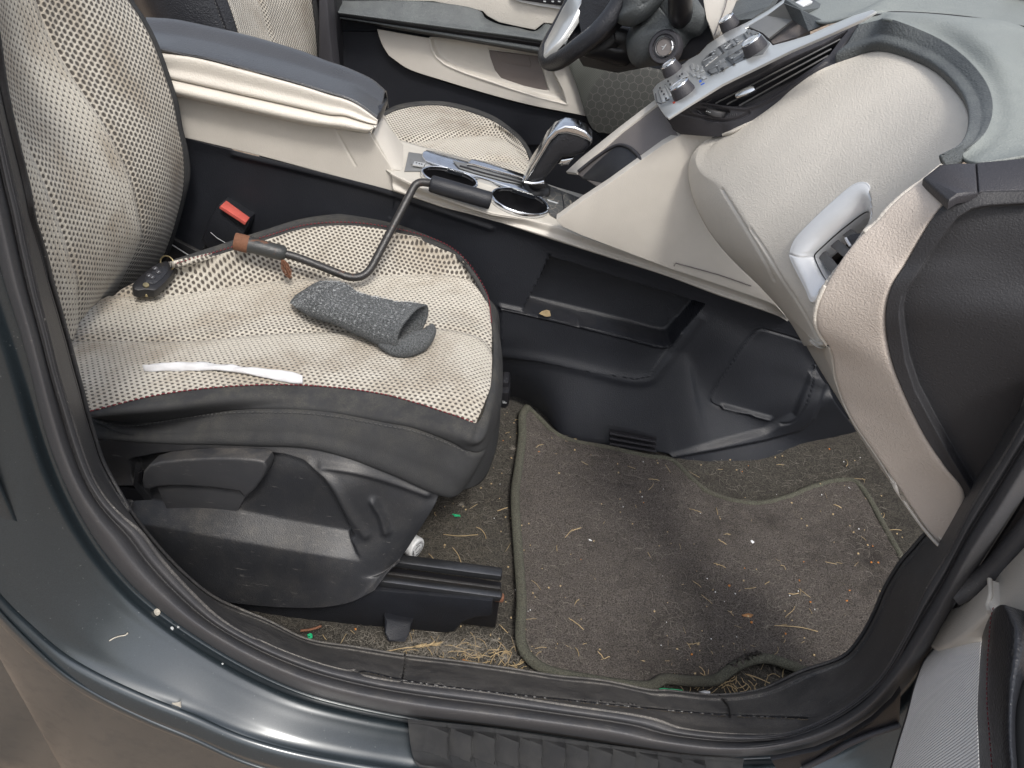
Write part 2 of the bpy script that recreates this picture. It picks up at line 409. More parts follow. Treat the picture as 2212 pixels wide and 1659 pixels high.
MT['carpet'] = carpet('dark_carpet', (.024, .022, .019), (.092, .085, .072), 330)
MT['mat'] = carpet('brown_mat_carpet', (.034, .029, .026), (.165, .145, .130), 480)
MT['binding'] = carpet('mat_binding', (.06, .06, .047), (.15, .15, .115), 500, (.06, .055, .045))
def paint():
    t = NT('car_paint'); fl = t.vor(1600, out='Color'); f2 = t.noise(40, 4, .6)
    base = t.mix(t.M('MULTIPLY', t.sep(fl)[0], .25), (.019, .027, .033), (.056, .072, .084))
    sp = t.ramp(t.noise(260, 3, .5), [(.71, 0.), (.74, .5)]); base = t.mix(sp, base, (.16, .17, .17))
    sc = t.ramp(f2, [(.5, .10), (.75, .24)])
    t.P(base, t.M('ADD', sc, .22), metal=.3, coat=1.0, coatr=.05); t.b.inputs['Coat Roughness'].default_value = .20; t.b.inputs['Coat IOR'].default_value = 1.55
    return t.m
MT['paint'] = paint()
def wool():
    t = NT('grey_wool'); n = t.noise(520, 4, .8); n2 = t.noise(1500, 2, .7); b = t.mix(t.ramp(n, [(.40, 0.), (.62, 1.)]), (.038, .042, .045), (.23, .245, .252))
    t.bump(t.M('ADD', n, n2), .003); return t.P(b, .95, spec=.1, sheen=.1)
MT['wool'] = wool()
def rusty(name, base=(.025, .024, .024), amt=.5, th=.5):
    t = NT(name); n = t.noise(55, 6, .75); n2 = t.noise(300, 3, .7); f = t.ramp(n, [(th, 0.), (th+.08, amt)])
    col = t.mix(f, base, t.mix(n2, (.09, .035, .018), (.22, .10, .055))); t.bump(t.M('ADD', n, t.M('MULTIPLY', n2, .4)), .0012)
    return t.P(col, t.M('MULTIPLY_ADD', f, .5, .33), spec=.5)
MT['iron'] = rusty('black_painted_iron', amt=.55, th=.60)
MT['socket'] = rusty('rusty_socket_iron', (.035, .037, .037), .9, .58)
MT['rust'] = rusty('rust', (.12, .05, .03), 1, .2)
def flat(name, col, rough=.7, spec=.3):
    t = NT(name); n = t.noise(90, 4, .6); return t.P(t.mix(1.0, col, t.ramp(n, [(.25, .65), (.75, 1.15)]), 'MULTIPLY'), rough, spec=spec)
MT['straw'] = flat('dry_straw', (.44, .335, .19)); MT['leaf'] = flat('dry_leaf', (.34, .17, .07)); MT['lint'] = flat('pale_hair', (.30, .275, .235))
MT['lint_d'] = flat('dark_hair', (.14, .125, .10)); MT['green'] = flat('green_plastic', (.02, .42, .18), .4); MT['orange'] = flat('orange_crumb', (.5, .20, .05))
MT['mark'] = flat('dark_marking', (.03, .03, .035)); MT['lmark'] = flat('light_marking', (.45, .47, .48)); MT['bluemark'] = flat('blue_marking', (.05, .15, .6)); MT['redmark'] = flat('red_marking', (.5, .08, .05))
MT['chip'] = flat('bare_primer_chip', (.45, .42, .36)); MT['ground'] = carpet('brown_ground', (.17, .13, .095), (.33, .26, .20), 30)
# ================================================================== FLOOR
def fz(x, y):
    z = 0.0
    if x > .50: z += .30*(x-.50)**1.5
    z += .012*math.exp(-((y-.60)/.05)**2)*0
    return z
def PF(p, off=0.0):
    z = 0.0; q = PZ(p, off)
    for _ in range(12):
        z = fz(q.x, q.y)+off; q = PZ(p, z)
    return q
xs = np.linspace(-1.0, 1.25, 230); yv = np.linspace(.50, 1.32, 90)
G = np.array([[(x, y, fz(x, y)-.001+.004*noise.noise(V((x*9, y*9, 0)))+.0018*noise.noise(V((x*60, y*60, 3)))) for x in xs] for y in yv])
o = grid('floor_carpet', G, MT['carpet'], thick=.01); tag(o, 'dark grey cabin carpet with pale hairs ground into it', 'carpet', kind='structure')
# the underbody ground outside, seen only as a reflection
gp = mesh('ground', [(-9, -9, -.46), (9, -9, -.46), (9, 9, -.46), (-9, 9, -.46)], [[0, 1, 2, 3]], MT['ground']); tag(gp, 'brown bare ground outside below the car', 'ground', kind='structure')
# mat
mat_o = empty('floor_mat', 'dirty brown carpet floor mat with bound edge covered in dry grass bits', 'floor mat'); mat_o.location = (.3, .9, 0)
def rel(o, root):  # parent keeping world place
    o.parent = root; o.matrix_parent_inverse = Matrix.Translation(root.location).inverted(); return o
_link = link
def link(o, parent=None):
    COL.objects.link(o)
    if parent is not None:
        o.parent = parent
        t = parent
        off = V()
        while t is not None: off += t.location; t = t.parent
        # only thing roots carry a location; parts sit at the origin of their thing
        if parent.parent is None: o.matrix_parent_inverse = Matrix.Translation(parent.location).inverted()
    return o
mL = c('E', (1230,1110),(1200,1150),(1195,1300),(1170,1500),(1150,1650))+c('H', (1170,300),(1190,600),(1190,880),(1230,960),(1330,1040))
mB = c('H', (1330,1040),(1600,1110),(1850,1150),(1990,1152),(2080,1105))+c('I', (60,1110),(190,1118),(300,1108),(370,1060),(480,1000),(600,980),(750,1020),(850,1060),(1000,1120))
mR = [c1('E',1230,1110)]+c('Z',(1165,902),(1195,932),(1235,952),(1310,966),(1400,985),(1452,994),(1490,1030),(1530,1062),(1590,1083),(1640,1088),(1700,1073),(1760,1048),(1810,1036),(1845,1038),(1870,1065))
mR2 = c('Z',(1870,1065),(1912,1140),(1951,1210),(1975,1270),(1960,1400),(1905,1450),(1800,1460))
top3 = [PF(p, .013) for p in mR]; bot3 = [PF(p, .010) for p in mB]; lef3 = [PF(p, .010) for p in mL]; rig3 = [PF(p, .010) for p in mR2]
rig3[-1] = bot3[-1]
G = coons(lef3, rig3, top3, bot3, 200, 170)
for i in range(G.shape[0]):
    for j in range(G.shape[1]):
        x, y, z = G[i, j]
        G[i, j, 2] = fz(x, y)+.013+.005*noise.noise(V((x*7, y*7, 1)))+.0022*noise.noise(V((x*55, y*55, 5)))+.0012*noise.noise(V((x*160, y*160, 5)))
grid('mat_pile', G, MT['mat'], mat_o, thick=.010)
def ring_bind(name, pts, r, off):
    P = spline([PF(p, off) for p in pts], 160)
    P[:, 2] += np.array([.004*noise.noise(V((q[0]*7, q[1]*7, 1))) for q in P])
    return tube(name, P, r, MT['binding'], mat_o, 10, flat=.75)
ring_bind('edge_binding', mL+mB[1:], .0085, .0155)
ring_bind('edge_binding', mR+mR2[1:3], .0055, .012)
# ================================================================== SILL, SEAL, PAINTED BODY
car = empty('car_bodyshell', 'dark blue-green painted door frame and sill with rubber seal round the opening', 'car body'); car.location = (0, .45, 0)
def body_pt(p, off=0.0, k=.08, y0=.474):
    # plane y = y0+off + k*(z-.1)
    n = V((0, 1, -k)); q = V((0, y0+off, .1)); return PP(p, q, n)
so = [(-105,-60),(-80,150),(-50,350)]+c('R',(-15,100),(20,240),(58,360),(95,480),(132,620),(163,760),(195,880),(240,1010),(300,1150),(365,1275))+c('G',(620,280),(800,500),(1000,680),(1300,890),(1600,1060),(1900,1190),(2200,1270))+c('H',(500,1340),(1000,1400),(1500,1470),(2000,1550))+c('I',(150,1588),(450,1590),(900,1540),(1200,1400),(1450,1180),(1600,980),(1700,790),(1830,560),(2000,300),(2212,-30))+c('Z',(2290,980))
si = [(-52,-60),(-30,90),(-18,174),(-3,243),(18,330),(34,400),(48,455)]+c('R',(112,0),(135,110),(157,210),(180,310),(203,400),(228,500),(252,600),(282,700),(315,800),(345,900),(378,1000),(420,1100),(480,1190),(540,1250))+c('G',(890,190),(1010,350),(1200,560),(1400,740),(1700,900),(2000,1010),(2200,1060))+c('H',(450,1120),(1000,1190),(1500,1262),(2000,1340))+c('I',(100,1405),(480,1440),(800,1420),(1100,1270),(1350,1040),(1500,750),(1600,530),(1740,300),(1890,10))+c('F',(2080,1400),(2212,1180))+c('Z',(2290,790))
def along(pts, n=640): return spline([(p[0], p[1]) for p in pts], n)
SO = along(so); SI = along(si)
def blend(a, b, t): return a*(1-t)+b*t
rows = []
# cross-section of the rubber: flat lip, round bulb, groove, inner flap
for t, off in ((0, .004), (.06, -.010), (.16, -.021), (.32, -.026), (.48, -.020), (.60, -.010), (.66, -.004), (.72, -.008), (.86, -.005), (1.0, .006)):
    q = blend(SO, SI, t); rows.append([body_pt(p, off) for p in q])
G = loft(rows, 640, 46, keep=True, vv=[0, .06, .16, .32, .48, .60, .66, .72, .86, 1.0])
grid('door_seal', G, MT['rubber'], car, thick=.004)
# scuff / inner sill
ci = [(-35,-60),(-12,90),(0,174),(14,243),(35,330),(52,400),(66,470)]+c('R',(152,10),(185,120),(215,240),(245,340),(262,400),(288,490),(320,610),(345,700),(370,800),(400,900),(440,1020),(510,1150))+c('G',(790,50),(940,250),(1150,470),(1350,620),(1650,740))+c('H',(-150,860),(150,910),(460,960),(800,1000),(1150,1050),(1400,1090),(1700,1120),(2000,1180))+c('I',(0,1182),(300,1210),(600,1170),(830,1070),(1100,970),(1200,860),(1290,700),(1350,560),(1400,470),(1460,380),(1530,300),(1620,200),(1720,130),(1850,-60))+c('F',(1990,1350),(2120,1100))+c('Z',(2260,800))
CI = along(ci)
rows = []
def ci_pt(p, q):
    d = math.hypot(p[0]-q[0], p[1]-q[1]); return d
for t, dy, in ((-.03, .002), (.02, .008), (.10, .010), (.20, .006), (.26, .002), (.34, .0), (.60, .010), (.85, .022), (1.0, .034), (1.02, .06)):
    q = blend(SI, CI, t); r = []
    for k, p in enumerate(q):
        base = PY(p, .474+.08*0)      # body plane depth first
        z0 = body_pt(SI[k]).z
        # sheet runs inward from the seal: y grows with the distance from the seal
        wid = np.linalg.norm(CI[k]-SI[k])
        yy = body_pt(SI[k]).y+(.105*min(1, wid/55))*max(t, 0)+dy*.25
        r.append(PY(p, yy))
    rows.append(r)
G = loft(rows, 640, 60, keep=True, vv=[-.03, .02, .10, .20, .26, .34, .60, .85, 1.0, 1.02])
stp = c('G',(1700,1010),(2200,1080))+c('H',(200,1060),(440,1112),(1000,1188),(1500,1240),(2212,1310))+c('I',(380,1330),(870,1350))
seams = [('line', c('H',(465,945),(462,1000),(445,1118)), .012, 2.6), ('line', c('I',(318,1205),(370,1270),(385,1350)), .012, 2.6), ('line', stp, .007, 4.5)]
low = [tuple(p) for p in stp]+[tuple(p) for p in SI[::-1] if p[0] > c1('G',1700,0)[0]-40 and p[0] < c1('I',870,0)[0]+60 and p[1] > 1300]
seams.append(('poly', low, .006, 3))
G = relief(G, seams, (0, .55, -.83)); scuffG = G
grid('sill_cover', G, MT['scuff'], car, thick=.004)
# inner wall from the carpet edge down (closes the gap)
rows = [[PY(p, body_pt(SI[k]).y+.105*min(1, np.linalg.norm(CI[k]-SI[k])/55)+.0105) for k, p in enumerate(CI)]]
mdl = [float(sms(np.array([q[0]]), 500, 760)[0]*(1-sms(np.array([q[0]]), 1450, 1700)[0])) for q in CI]
r2 = [(p[0], p[1]+.004+.008*w_, p[2]-.002-max(0, p[2]+.014)*w_) for p, w_ in zip(rows[0], mdl)]
grid('sill_inner_wall', loft([rows[0], r2], 640, 3, keep=True), MT['scuff'], car, thick=.003)
# painted band
po = c('Z',(-2600,-1500),(-1300,-900),(-520,-200),(-480,200),(-330,700),(-160,1080))+c('G',(0,570),(200,770),(400,940),(600,1060),(900,1200),(1200,1320),(1500,1450),(1800,1540),(2200,1620))+c('Z',(880,1664),(1000,1688),(1200,1718),(1400,1745),(1600,1768),(1760,1775),(1950,1740),(2090,1680),(2250,1560),(2330,1440))
soD = along(so, 3000); poD = along(po, 3000)
prs = [((-105,-60),(-2600,-1500)), ((-7,543),(-900,100)), ((47,732),(-260,950)), ((97,930),(0,1281)), ((149,1064),(69,1350)), ((278,1257),(208,1451)), ((451,1392),(382,1527)), ((660,1496),(590,1609)), ((887,1548),(850,1660)), ((1234,1593),(1200,1718)), ((1600,1635),(1600,1768)), ((1861,1569),(1950,1740)), ((2290,980),(2330,1440))]
def nearidx(D, p): return int(np.argmin(np.hypot(D[:, 0]-p[0], D[:, 1]-p[1])))
ia = [nearidx(soD, p[0]) for p in prs]; ib = [nearidx(poD, p[1]) for p in prs]
print('paint pairs', ia, ib)
from_t = np.linspace(0, len(prs)-1, 240)
def pchip(t, y):
    y = np.array(y, float); h = np.diff(y); d = np.zeros(len(y)); d[0] = h[0]; d[-1] = h[-1]
    for k in range(1, len(y)-1): d[k] = 0 if h[k-1]*h[k] <= 0 else 2*h[k-1]*h[k]/(h[k-1]+h[k])
    j = np.clip(t.astype(int), 0, len(y)-2); x = t-j
    return (2*x**3-3*x**2+1)*y[j]+(x**3-2*x**2+x)*d[j]+(-2*x**3+3*x**2)*y[j+1]+(x**3-x**2)*d[j+1]
def fidx(D, f): return np.stack([np.interp(f, np.arange(len(D)), D[:, k]) for k in range(2)], 1)
SOp = fidx(soD, pchip(from_t, ia)); PO = fidx(poD, pchip(from_t, ib))
rows = []
for t, off in ((-.02, .014), (.04, .013), (.14, .002), (.32, -.010), (.5, -.021), (.75, -.036), (.95, -.0475), (1.0, -.051)):
    q = blend(SOp, PO, t); rows.append([body_pt(p, off, .08) for p in q])
G = loft(rows, 240, 60, keep=True, vv=[-.02, .04, .14, .32, .5, .75, .95, 1.0])
G = smoothg(G, 8, 1, .2); paintG = G
grid('painted_frame', G, MT['paint'], car, thick=.0)
edge = [V(p) for p in rows[-1]]
r1 = [p+V((0, -.006, -.004)) for p in edge]; r2 = [p+V((0, -.010, -.014)) for p in edge]; r3 = [p+V((0, -.013, -.04)) for p in edge]; r4 = [p+V((0, -.014, -.16)) for p in edge]; r5 = [V((p.x, p.y-.02, -.45)) for p in edge]
grid('outer_panel', loft([edge, r1, r2, r3, r4, r5], 240, 30, keep=True, vv=[0, .04, .10, .4, .8, 1]), MT['paint'], car, thick=.002)
# paint chips and specks on the frame
for k, pts in enumerate([c('G',(1068,1258),(1100,1256),(1122,1250),(1127,1292),(1108,1275),(1085,1272)), c('G',(205,322),(214,318),(222,334),(196,352),(199,338))]):
    plate('paint_chip', [body_pt(p, -.0500 if k == 0 else -.026) for p in pts], .001, MT['chip'], car)
# tread plate on the sill
tr = [body_pt(p, -.010) for p in c('H',(484,1345),(1000,1405),(1500,1478),(2212,1568))+c('I',(460,1584),(462,1760))+c('H',(2212,1760),(1500,1745),(900,1690),(640,1655),(560,1635),(515,1580),(495,1470))]
tp = [c1('H',484,1345), c1('H',1000,1402), c1('H',1500,1475), c1('H',2212,1566), c1('I',462,1590)]
bt = [c1('H',560,1640), c1('H',900,1690), c1('H',1400,1750), c1('H',2212,1850), c1('I',466,1900)]
G = coons([body_pt(p, -.016-.038*t) for t, p in zip(np.linspace(0, 1, 5), c('H',(484,1345),(488,1420),(500,1520),(520,1600),(560,1640)))],
          [body_pt(p, -.016-.038*t) for t, p in zip(np.linspace(0, 1, 3), c('I',(462,1590),(464,1700),(466,1900)))],
          [body_pt(p, -.016) for p in tp], [body_pt(p, -.054) for p in bt], 260, 70)
feats = [('line', c('H',(490,1352),(1000,1412),(1500,1485),(2212,1575))+c('I',(462,1600)), -.004, 7.5)]
x = 590
for k in range(12):
    xx = 590+k*141*1.02; y0 = 1385+(xx-590)*.128
    a = c('H',(xx,y0),(xx+30,y0+10),(xx+125,y0+95 if False else y0+16),(xx+160,y0+20),(xx+160,y0+200),(xx+145,y0+165),(xx-10,y0+160))
    feats.append(('ramp', c('H',(xx+20,y0+6),(xx-12,y0+165)), .0, c('H',(xx+152,y0+22),(xx+150,y0+190)), -.013))
G = relief(G, feats, (0, .8, -.6))
t = NT('textured_tread'); uv = t.n.new('ShaderNodeMapping'); uv.inputs['Scale'].default_value = (1, 1, 1); t.l.new(t.tc.outputs['UV'], uv.inputs[0])
s = t.sep(uv.outputs[0]); fr = t.M('MULTIPLY', t.M('SINE', t.M('MULTIPLY', t.M('ADD', s[0], s[1]), 2600.)), t.M('SINE', t.M('MULTIPLY', t.M('SUBTRACT', s[0], s[1]), 2600.)))
t.bump(fr, .0009); n = t.noise(30, 4, .6); t.P(t.mix(t.ramp(n, [(.4, 0.), (.8, .5)]), (.05, .051, .054), (.13, .13, .125)), .5); MT['tread'] = t.m
grid('tread_plate', G, MT['tread'], car, thick=.003, sharp=25)
# hinge pillar outside the seal, lower flap, black sheet for the shaded void
hp = c('I',(1120,1470),(1260,1400),(1455,1190),(1610,980),(1700,790),(1830,560),(2000,300),(2212,-30))
hp_o = c('I',(1180,1800),(1500,1600),(1760,1330),(1950,1100),(2120,900),(2300,650),(2500,350),(2700,60))
A_ = [body_pt(p, .014) for p in along(hp, 60)]; B_ = [body_pt(p, .030) for p in along(hp_o, 60)]
Mi = [body_pt(p, .002) for p in blend(along(hp, 60), along(hp_o, 60), .35)]; M2 = [body_pt(p, .02) for p in blend(along(hp, 60), along(hp_o, 60), .5)]
grid('hinge_pillar', loft([A_, Mi, M2, B_], 60, 20, keep=True), MT['black'], car, thick=.004)
# ridge of the second rubber (from the pillar down behind the door)
tube('pillar_weatherstrip', spline([body_pt(p, -.012) for p in c('O',(735,560),(800,530),(880,480),(980,400),(1080,290),(1200,150),(1300,20))], 60), [.010]*60, MT['rubber'], car, 12)
fl = c('I',(700,1720),(870,1640),(1050,1500),(1250,1450),(1440,1393),(1450,1180),(1400,1250),(1270,1370),(1100,1480),(920,1555),(640,1615))
plate('sill_flap', [body_pt(p, -.034) for p in fl], .006, MT['black'], car, bevel=.002)
tube('flap_lip', spline([body_pt(p, -.036) for p in c('I',(840,1660),(1000,1580),(1100,1520),(1250,1455),(1440,1392))], 40), .0035, MT['dark_trim'], car, 8)
plate('flap_void_shade', [body_pt(p, .02) for p in c('I',(820,1720),(1000,1590),(1250,1460),(1440,1400),(1640,900),(1900,900),(2100,1100),(1900,1900),(900,1900))], .01, MT['black'], car)  # black sheet painting the shadowed void below the sill flap
# ================================================================== PASSENGER SEAT
seat = empty('car_seat', 'front passenger seat in stained beige mesh fabric with charcoal sides, tools lying on it', 'car seat', 'front seats'); seat.location = (-.2, .98, .05)
r0 = c('D',(300,1230),(540,1152))+c('M',(130,1305),(350,1265),(600,1238),(850,1212),(1050,1205),(1250,1215),(1450,1235),(1650,1265),(1850,1315),(2050,1385))+[c1('E',905,1215)]
r1 = c('D',(300,1000),(480,1000))+c('M',(350,1160),(850,1120),(1400,1150))+c('E',(300,960),(700,1000),(930,1060),(975,1050))
r2 = c('D',(250,840),(440,850))+c('M',(350,1050),(850,1010),(1400,1030))+c('E',(300,800),(700,830),(960,900),(1004,920))
r3 = c('D',(250,700),(430,690))+c('M',(0,930),(300,938),(600,930),(850,905),(1100,890),(1500,880),(1900,862))+c('E',(800,625),(960,680),(1009,760))
r4 = c('D',(400,560),(560,560))+c('M',(300,830),(850,760),(1400,720),(1900,700))+c('E',(800,440),(940,480),(1003,600))
r5 = c('D',(700,405),(900,408))+c('M',(300,683),(500,660),(800,612),(1200,575),(1700,555),(1950,550))+c('E',(800,285),(880,312),(945,375),(975,430))
r6 = c('D',(1000,260),(1120,250))+c('M',(600,560),(850,500),(1100,455),(1500,430),(1850,430))+c('E',(740,175),(800,200),(850,235),(900,292))
r7 = c('M',(430,520),(600,478),(700,440),(850,398),(960,358),(1080,318),(1200,290),(1330,277),(1500,280),(1650,303),(1750,328),(1850,362),(1950,400))+[c1('E',800,172)]
Z = [.362, .366, .360, .350, .353, .358, .378, .400]
rows = []
for r, z in zip((r0, r1, r2, r3, r4, r5, r6, r7), Z):
    n = len(r); zz = [z-.016*sms(np.array([k/(n-1)]), .78, 1.02)[0] for k in range(n)]
    rows.append([PZ(p, q) for p, q in zip(r, zz)])
Zf = .398
vv = [0.]+list(np.array([np.median([q.y for q in r[2:-2]]) for r in rows[1:]])-np.median([q.y for q in rows[0][2:-2]]))
for k in range(1, 8): vv[k] = max(vv[k], vv[k-1]+.03)
print('cushion v', vv)
G = loft(rows, 300, 220, vv=vv)
G = smoothg(G, 420)
G = relief(G, [('line', r3, -.0045, 6), ('line', r5, -.004, 6)], (0, 0, 1))
MT['fab_c'] = fabric('seat_mesh_fabric', vv[3], vv[5], 1.05, mode='xy')
fabG = G
o = grid('cushion_fabric', G, MT['fab_c'], seat, thick=0.01, vv=np.linspace(0, vv[-1], 220))
fabrows = rows
# dark surround
st0 = c('D',(540,1152))+c('M',(350,1265),(850,1212),(1250,1215),(1650,1265),(2050,1385))+c('E',(905,1215),(968,1050),(1006,880),(1003,600),(965,400),(820,190),(650,85))+c('M',(1500,280),(1200,290),(960,358),(700,440),(430,520))
z0 = [.362]*5+[.352, .346, .342, .340, .344, .352, .372, .386, .398, .400, .400, .400, .400]
st1 = c('D',(575,1172),(1008,1190),(1543,1126),(1970,1138))+c('E',(345,1205),(775,1335),(925,1385),(1030,1150),(1058,880),(1040,680),(1005,530),(890,290),(740,135))+c('M',(1500,237),(1200,255),(930,335),(650,428),(420,505))
st2 = c('D',(570,1290),(1008,1322),(1543,1337),(1970,1360))+c('E',(345,1500),(690,1645),(770,1650),(960,1370),(1030,1200),(1050,1080),(1058,900),(1040,700),(1000,520))
bnd = np.vstack([fabG[0], fabG[:, -1], fabG[-1, ::-1]]); qbn = proj(bnd)
ringA = [V(bnd[int(np.argmin(np.hypot(qbn[:, 0]-p[0], qbn[:, 1]-p[1])))])+V((0, 0, -.0015)) for p in st0]; z0 = [p.z for p in ringA]
ringH = [PZ(((a[0]+b[0])/2, (a[1]+b[1])/2), z-.004) for a, b, z in zip(st0, st1, z0)]
ringB = [PY(p, y) for p, y in zip(st1[:6], (.738, .738, .738, .738, .738, .738))]+[PY(st1[6], .75)]+[PZ(p, z) for p, z in zip(st1[7:], (.315, .315, .320, .330, .350, .368, .384, .388, .390, .390, .390))]
ringC = [PY(p, y) for p, y in zip(st2[:7], (.724, .722, .720, .718, .718, .722, .735))]+[PZ(p, z) for p, z in zip(st2[7:], (.20, .22, .24, .26, .28, .28))]
ringC += [V((p.x, p.y+.01, .2)) for p in ringB[13:]]
ringM = [(a+b)/2+V((0, -.006 if k < 7 else 0, 0)) for k, (a, b) in enumerate(zip(ringB, ringC))]
ringD = [V((p.x*.9, min(p.y+.02, 1.2), p.z-.08)) for p in ringC]
for k in range(7): ringD[k] = ringC[k]+V((0, .03, -.02))
G = loft([ringA, ringH, ringB, ringM, ringC, ringD], 420, 90, vv=[0, .15, .35, .6, .85, 1])
stl = c('D',(575,1172),(800,1210),(1100,1170),(1400,1130),(1700,1125),(2000,1140))+c('E',(200,1180),(345,1208),(500,1235),(750,1325),(880,1390),(955,1370),(1003,1270),(1030,1150))
fe = [('line', stl, -.006, 4.5), ('line', c('E',(905,1225),(890,1290),(870,1380)), -.004, 4), ('line', c('D',(600,1180),(760,1225),(900,1240)), -.004, 5), ('line', c('D',(620,1230),(750,1280),(820,1290)), -.005, 5), ('line', c('E',(880,1240),(850,1300)), .003, 5)]
G = relief(G, fe, (0, -.85, .5))
grid('cushion_side', G, MT['cloth_dark'], seat, thick=.004)
def stitches(name, pts3, mat, parent, L=.0042, gap=.0022, r=.0007, off=V((0, -.0022, .002))):
    P = spline(pts3, 1500); d = np.r_[0, np.cumsum(np.linalg.norm(np.diff(P, axis=0), axis=1))]
    parts = []; s = 0
    while s+L < d[-1]:
        a = V([np.interp(s, d, P[:, k]) for k in range(3)])+off; b = V([np.interp(s+L, d, P[:, k]) for k in range(3)])+off
        mid = (a+b)/2+off*.35
        parts.append(tubemesh([a, mid, b], [r*.7, r, r*.7], 5)); s += L+gap
    v, f = merge(parts); return mesh(name, v, f, mat, parent)
stitches('red_stitching', [PZ(p, z) for p, z in zip(st0[:7], z0[:7])], MT['red_thread'], seat, r=.0010, off=V((0, -.0035, .0045)))
stitches('red_stitching', [PZ(p, z) for p, z in zip(st0[9:], z0[9:])], MT['red_thread'], seat, r=.0009, off=V((0, -.001, .0055)))
for dd, nm in ((3.2, 'grey_stitching'),):
    pp = [(x, y+dd) for x, y in stl[:11]]
    stitches(nm, [PY(p, .7335) for p in pp], MT['grey_thread'], seat, off=V((0, -.0035, .001)))
# backrest
bl = c('A',(-60,-250),(-40,50),(0,500),(40,700),(100,950),(150,1150),(200,1380),(280,1640))+c('D',(290,230),(340,400),(400,690),(430,740))
bm1 = c('A',(130,-250),(240,0),(300,200),(450,450),(560,620),(650,750),(760,960),(830,1120),(870,1300),(900,1500))+c('D',(880,100),(720,420))
bm0 = c('A',(-60,-100),(-20,420),(100,750),(250,1050),(350,1300),(420,1500),(460,1640))+c('D',(495,300),(500,590))
br = c('A',(720,-250),(800,0),(870,110),(935,230),(985,350),(1030,480),(1075,620),(1110,800),(1140,950),(1143,1150),(1105,1330),(1060,1480),(1000,1620))+c('D',(960,230),(905,310))
rows = [ys(bl, [.78]*len(bl)), ys(bm0, [.83]*9), ys(bm1, [1.00]*len(bm1)), ys(br, 1.165)]
# bolsters bulge forward, centre is hollow
N = 200
R = [spline(r, N) for r in rows]
R.insert(3, (R[2]*.45+R[3]*.55)+np.array([.012, 0, .004]))
G = loft(R, N, 150, keep=True, vv=[0, .05, .26, .42, .50])
G = smoothg(G, 350)
G = relief(G, [('line', bm1, -.003, 6), ('line', bm0, -.003, 6)], (1, 0, .3))
MT['fab_b'] = fabric('backrest_mesh_fabric', .05, .26, 1.12, 1.12, (.075, .066, .057), mode='yz')
grid('backrest_fabric', G, MT['fab_b'], seat, thick=.01, vv=np.linspace(0, .5, 150))
# dark piping/edge right of the fabric and dark near side
br2 = c('A',(728,-250),(812,0),(885,110),(950,230),(1000,350),(1045,480),(1090,620),(1124,800),(1160,950),(1172,1080),(1140,1230),(1085,1430),(1030,1590),(990,1640),(940,1659))
b0 = R[4]; b1 = spline(ys(br2, 1.178), N); b2 = b1+np.array([-.03, .012, 0]); b3 = b2+np.array([-.10, -.02, 0])
grid('backrest_edge', loft([b0+np.array([-.001, 0, 0]), b1, b2, b3], N, 20, keep=True), MT['cloth_dark'], seat, thick=.003)
s0 = R[0]; s1 = s0+np.array([-.006, -.012, 0]); s2 = s0+np.array([-.05, -.03, 0]); s3 = s0+np.array([-.16, -.02, 0])
grid('backrest_side', loft([s0, s1, s2, s3], N, 20, keep=True), MT['cloth_dark'], seat, thick=.003)
# side valance
v0 = c('N',(-60,120),(60,98),(100,105),(300,97),(600,107),(900,122),(1150,140),(1350,165),(1500,215),(1620,280),(1757,335))
v1 = c('N',(-60,330),(300,270),(600,260),(1000,280),(1300,330),(1500,370),(1752,375))
v2 = c('N',(-100,430),(240,420),(600,470),(1000,530),(1300,590),(1500,560),(1690,490))
v3 = c('N',(-100,470),(240,500),(600,570),(1000,630),(1300,685),(1500,690),(1600,630))
v4 = c('N',(0,600),(300,680),(600,735),(1000,780),(1250,790),(1440,775),(1530,710))
v5 = c('N',(200,800),(500,850),(800,895),(1000,912),(1200,910),(1330,885),(1440,830))
rows = [ys(v0, [.722, .717, .717, .725]), ys(v1, [.715, .695, .69, .72]), ys(v2, [.70, .672, .670, .705]), ys(v3, [.695, .658, .658, .692]), ys(v4, [.665, .644, .644, .67]), ys(v5, [.635, .630, .628, .645])]
G = smoothg(loft(rows, 520, 360, vv=[0, .2, .42, .52, .75, 1]), 60)
P1 = c('N',(265,200),(400,172),(600,153),(850,158),(1000,175),(1110,208),(1190,280),(1250,380),(1300,480),(1335,570),(1305,600),(1000,545),(770,497),(400,455),(240,428),(-100,380),(-100,330),(220,330),(290,330),(275,280))
topl = c('N',(240,430),(400,455),(770,495),(1000,545),(1310,600)); botl = c('N',(230,500),(400,520),(770,590),(1000,630),(1380,690))
ledge = c('N',(240,418),(400,445),(770,485),(1000,533),(1315,588),(1345,600),(1385,690),(1000,632),(770,592),(400,522),(230,502))
fe = [('max', [('poly', P1, .020, 3.5), ('ramp', c('N',(240,422),(400,449),(770,489),(1000,539),(1318,592)), .0195, botl, 0.0)]), ('line', c('N',(1440,400),(1480,470),(1500,540)), -.006, 9), ('line', c('N',(1120,215),(1230,300),(1330,470),(1400,560)), -.004, 10), ('line', c('N',(1190,225),(1350,250),(1500,290),(1700,360)), -.004, 8)]
G = relief(G, fe, (0, 1, 0))
G = smoothg(G, 9)
val = grid('side_valance', G, MT['dark_side'], seat, thick=.003, sharp=50)
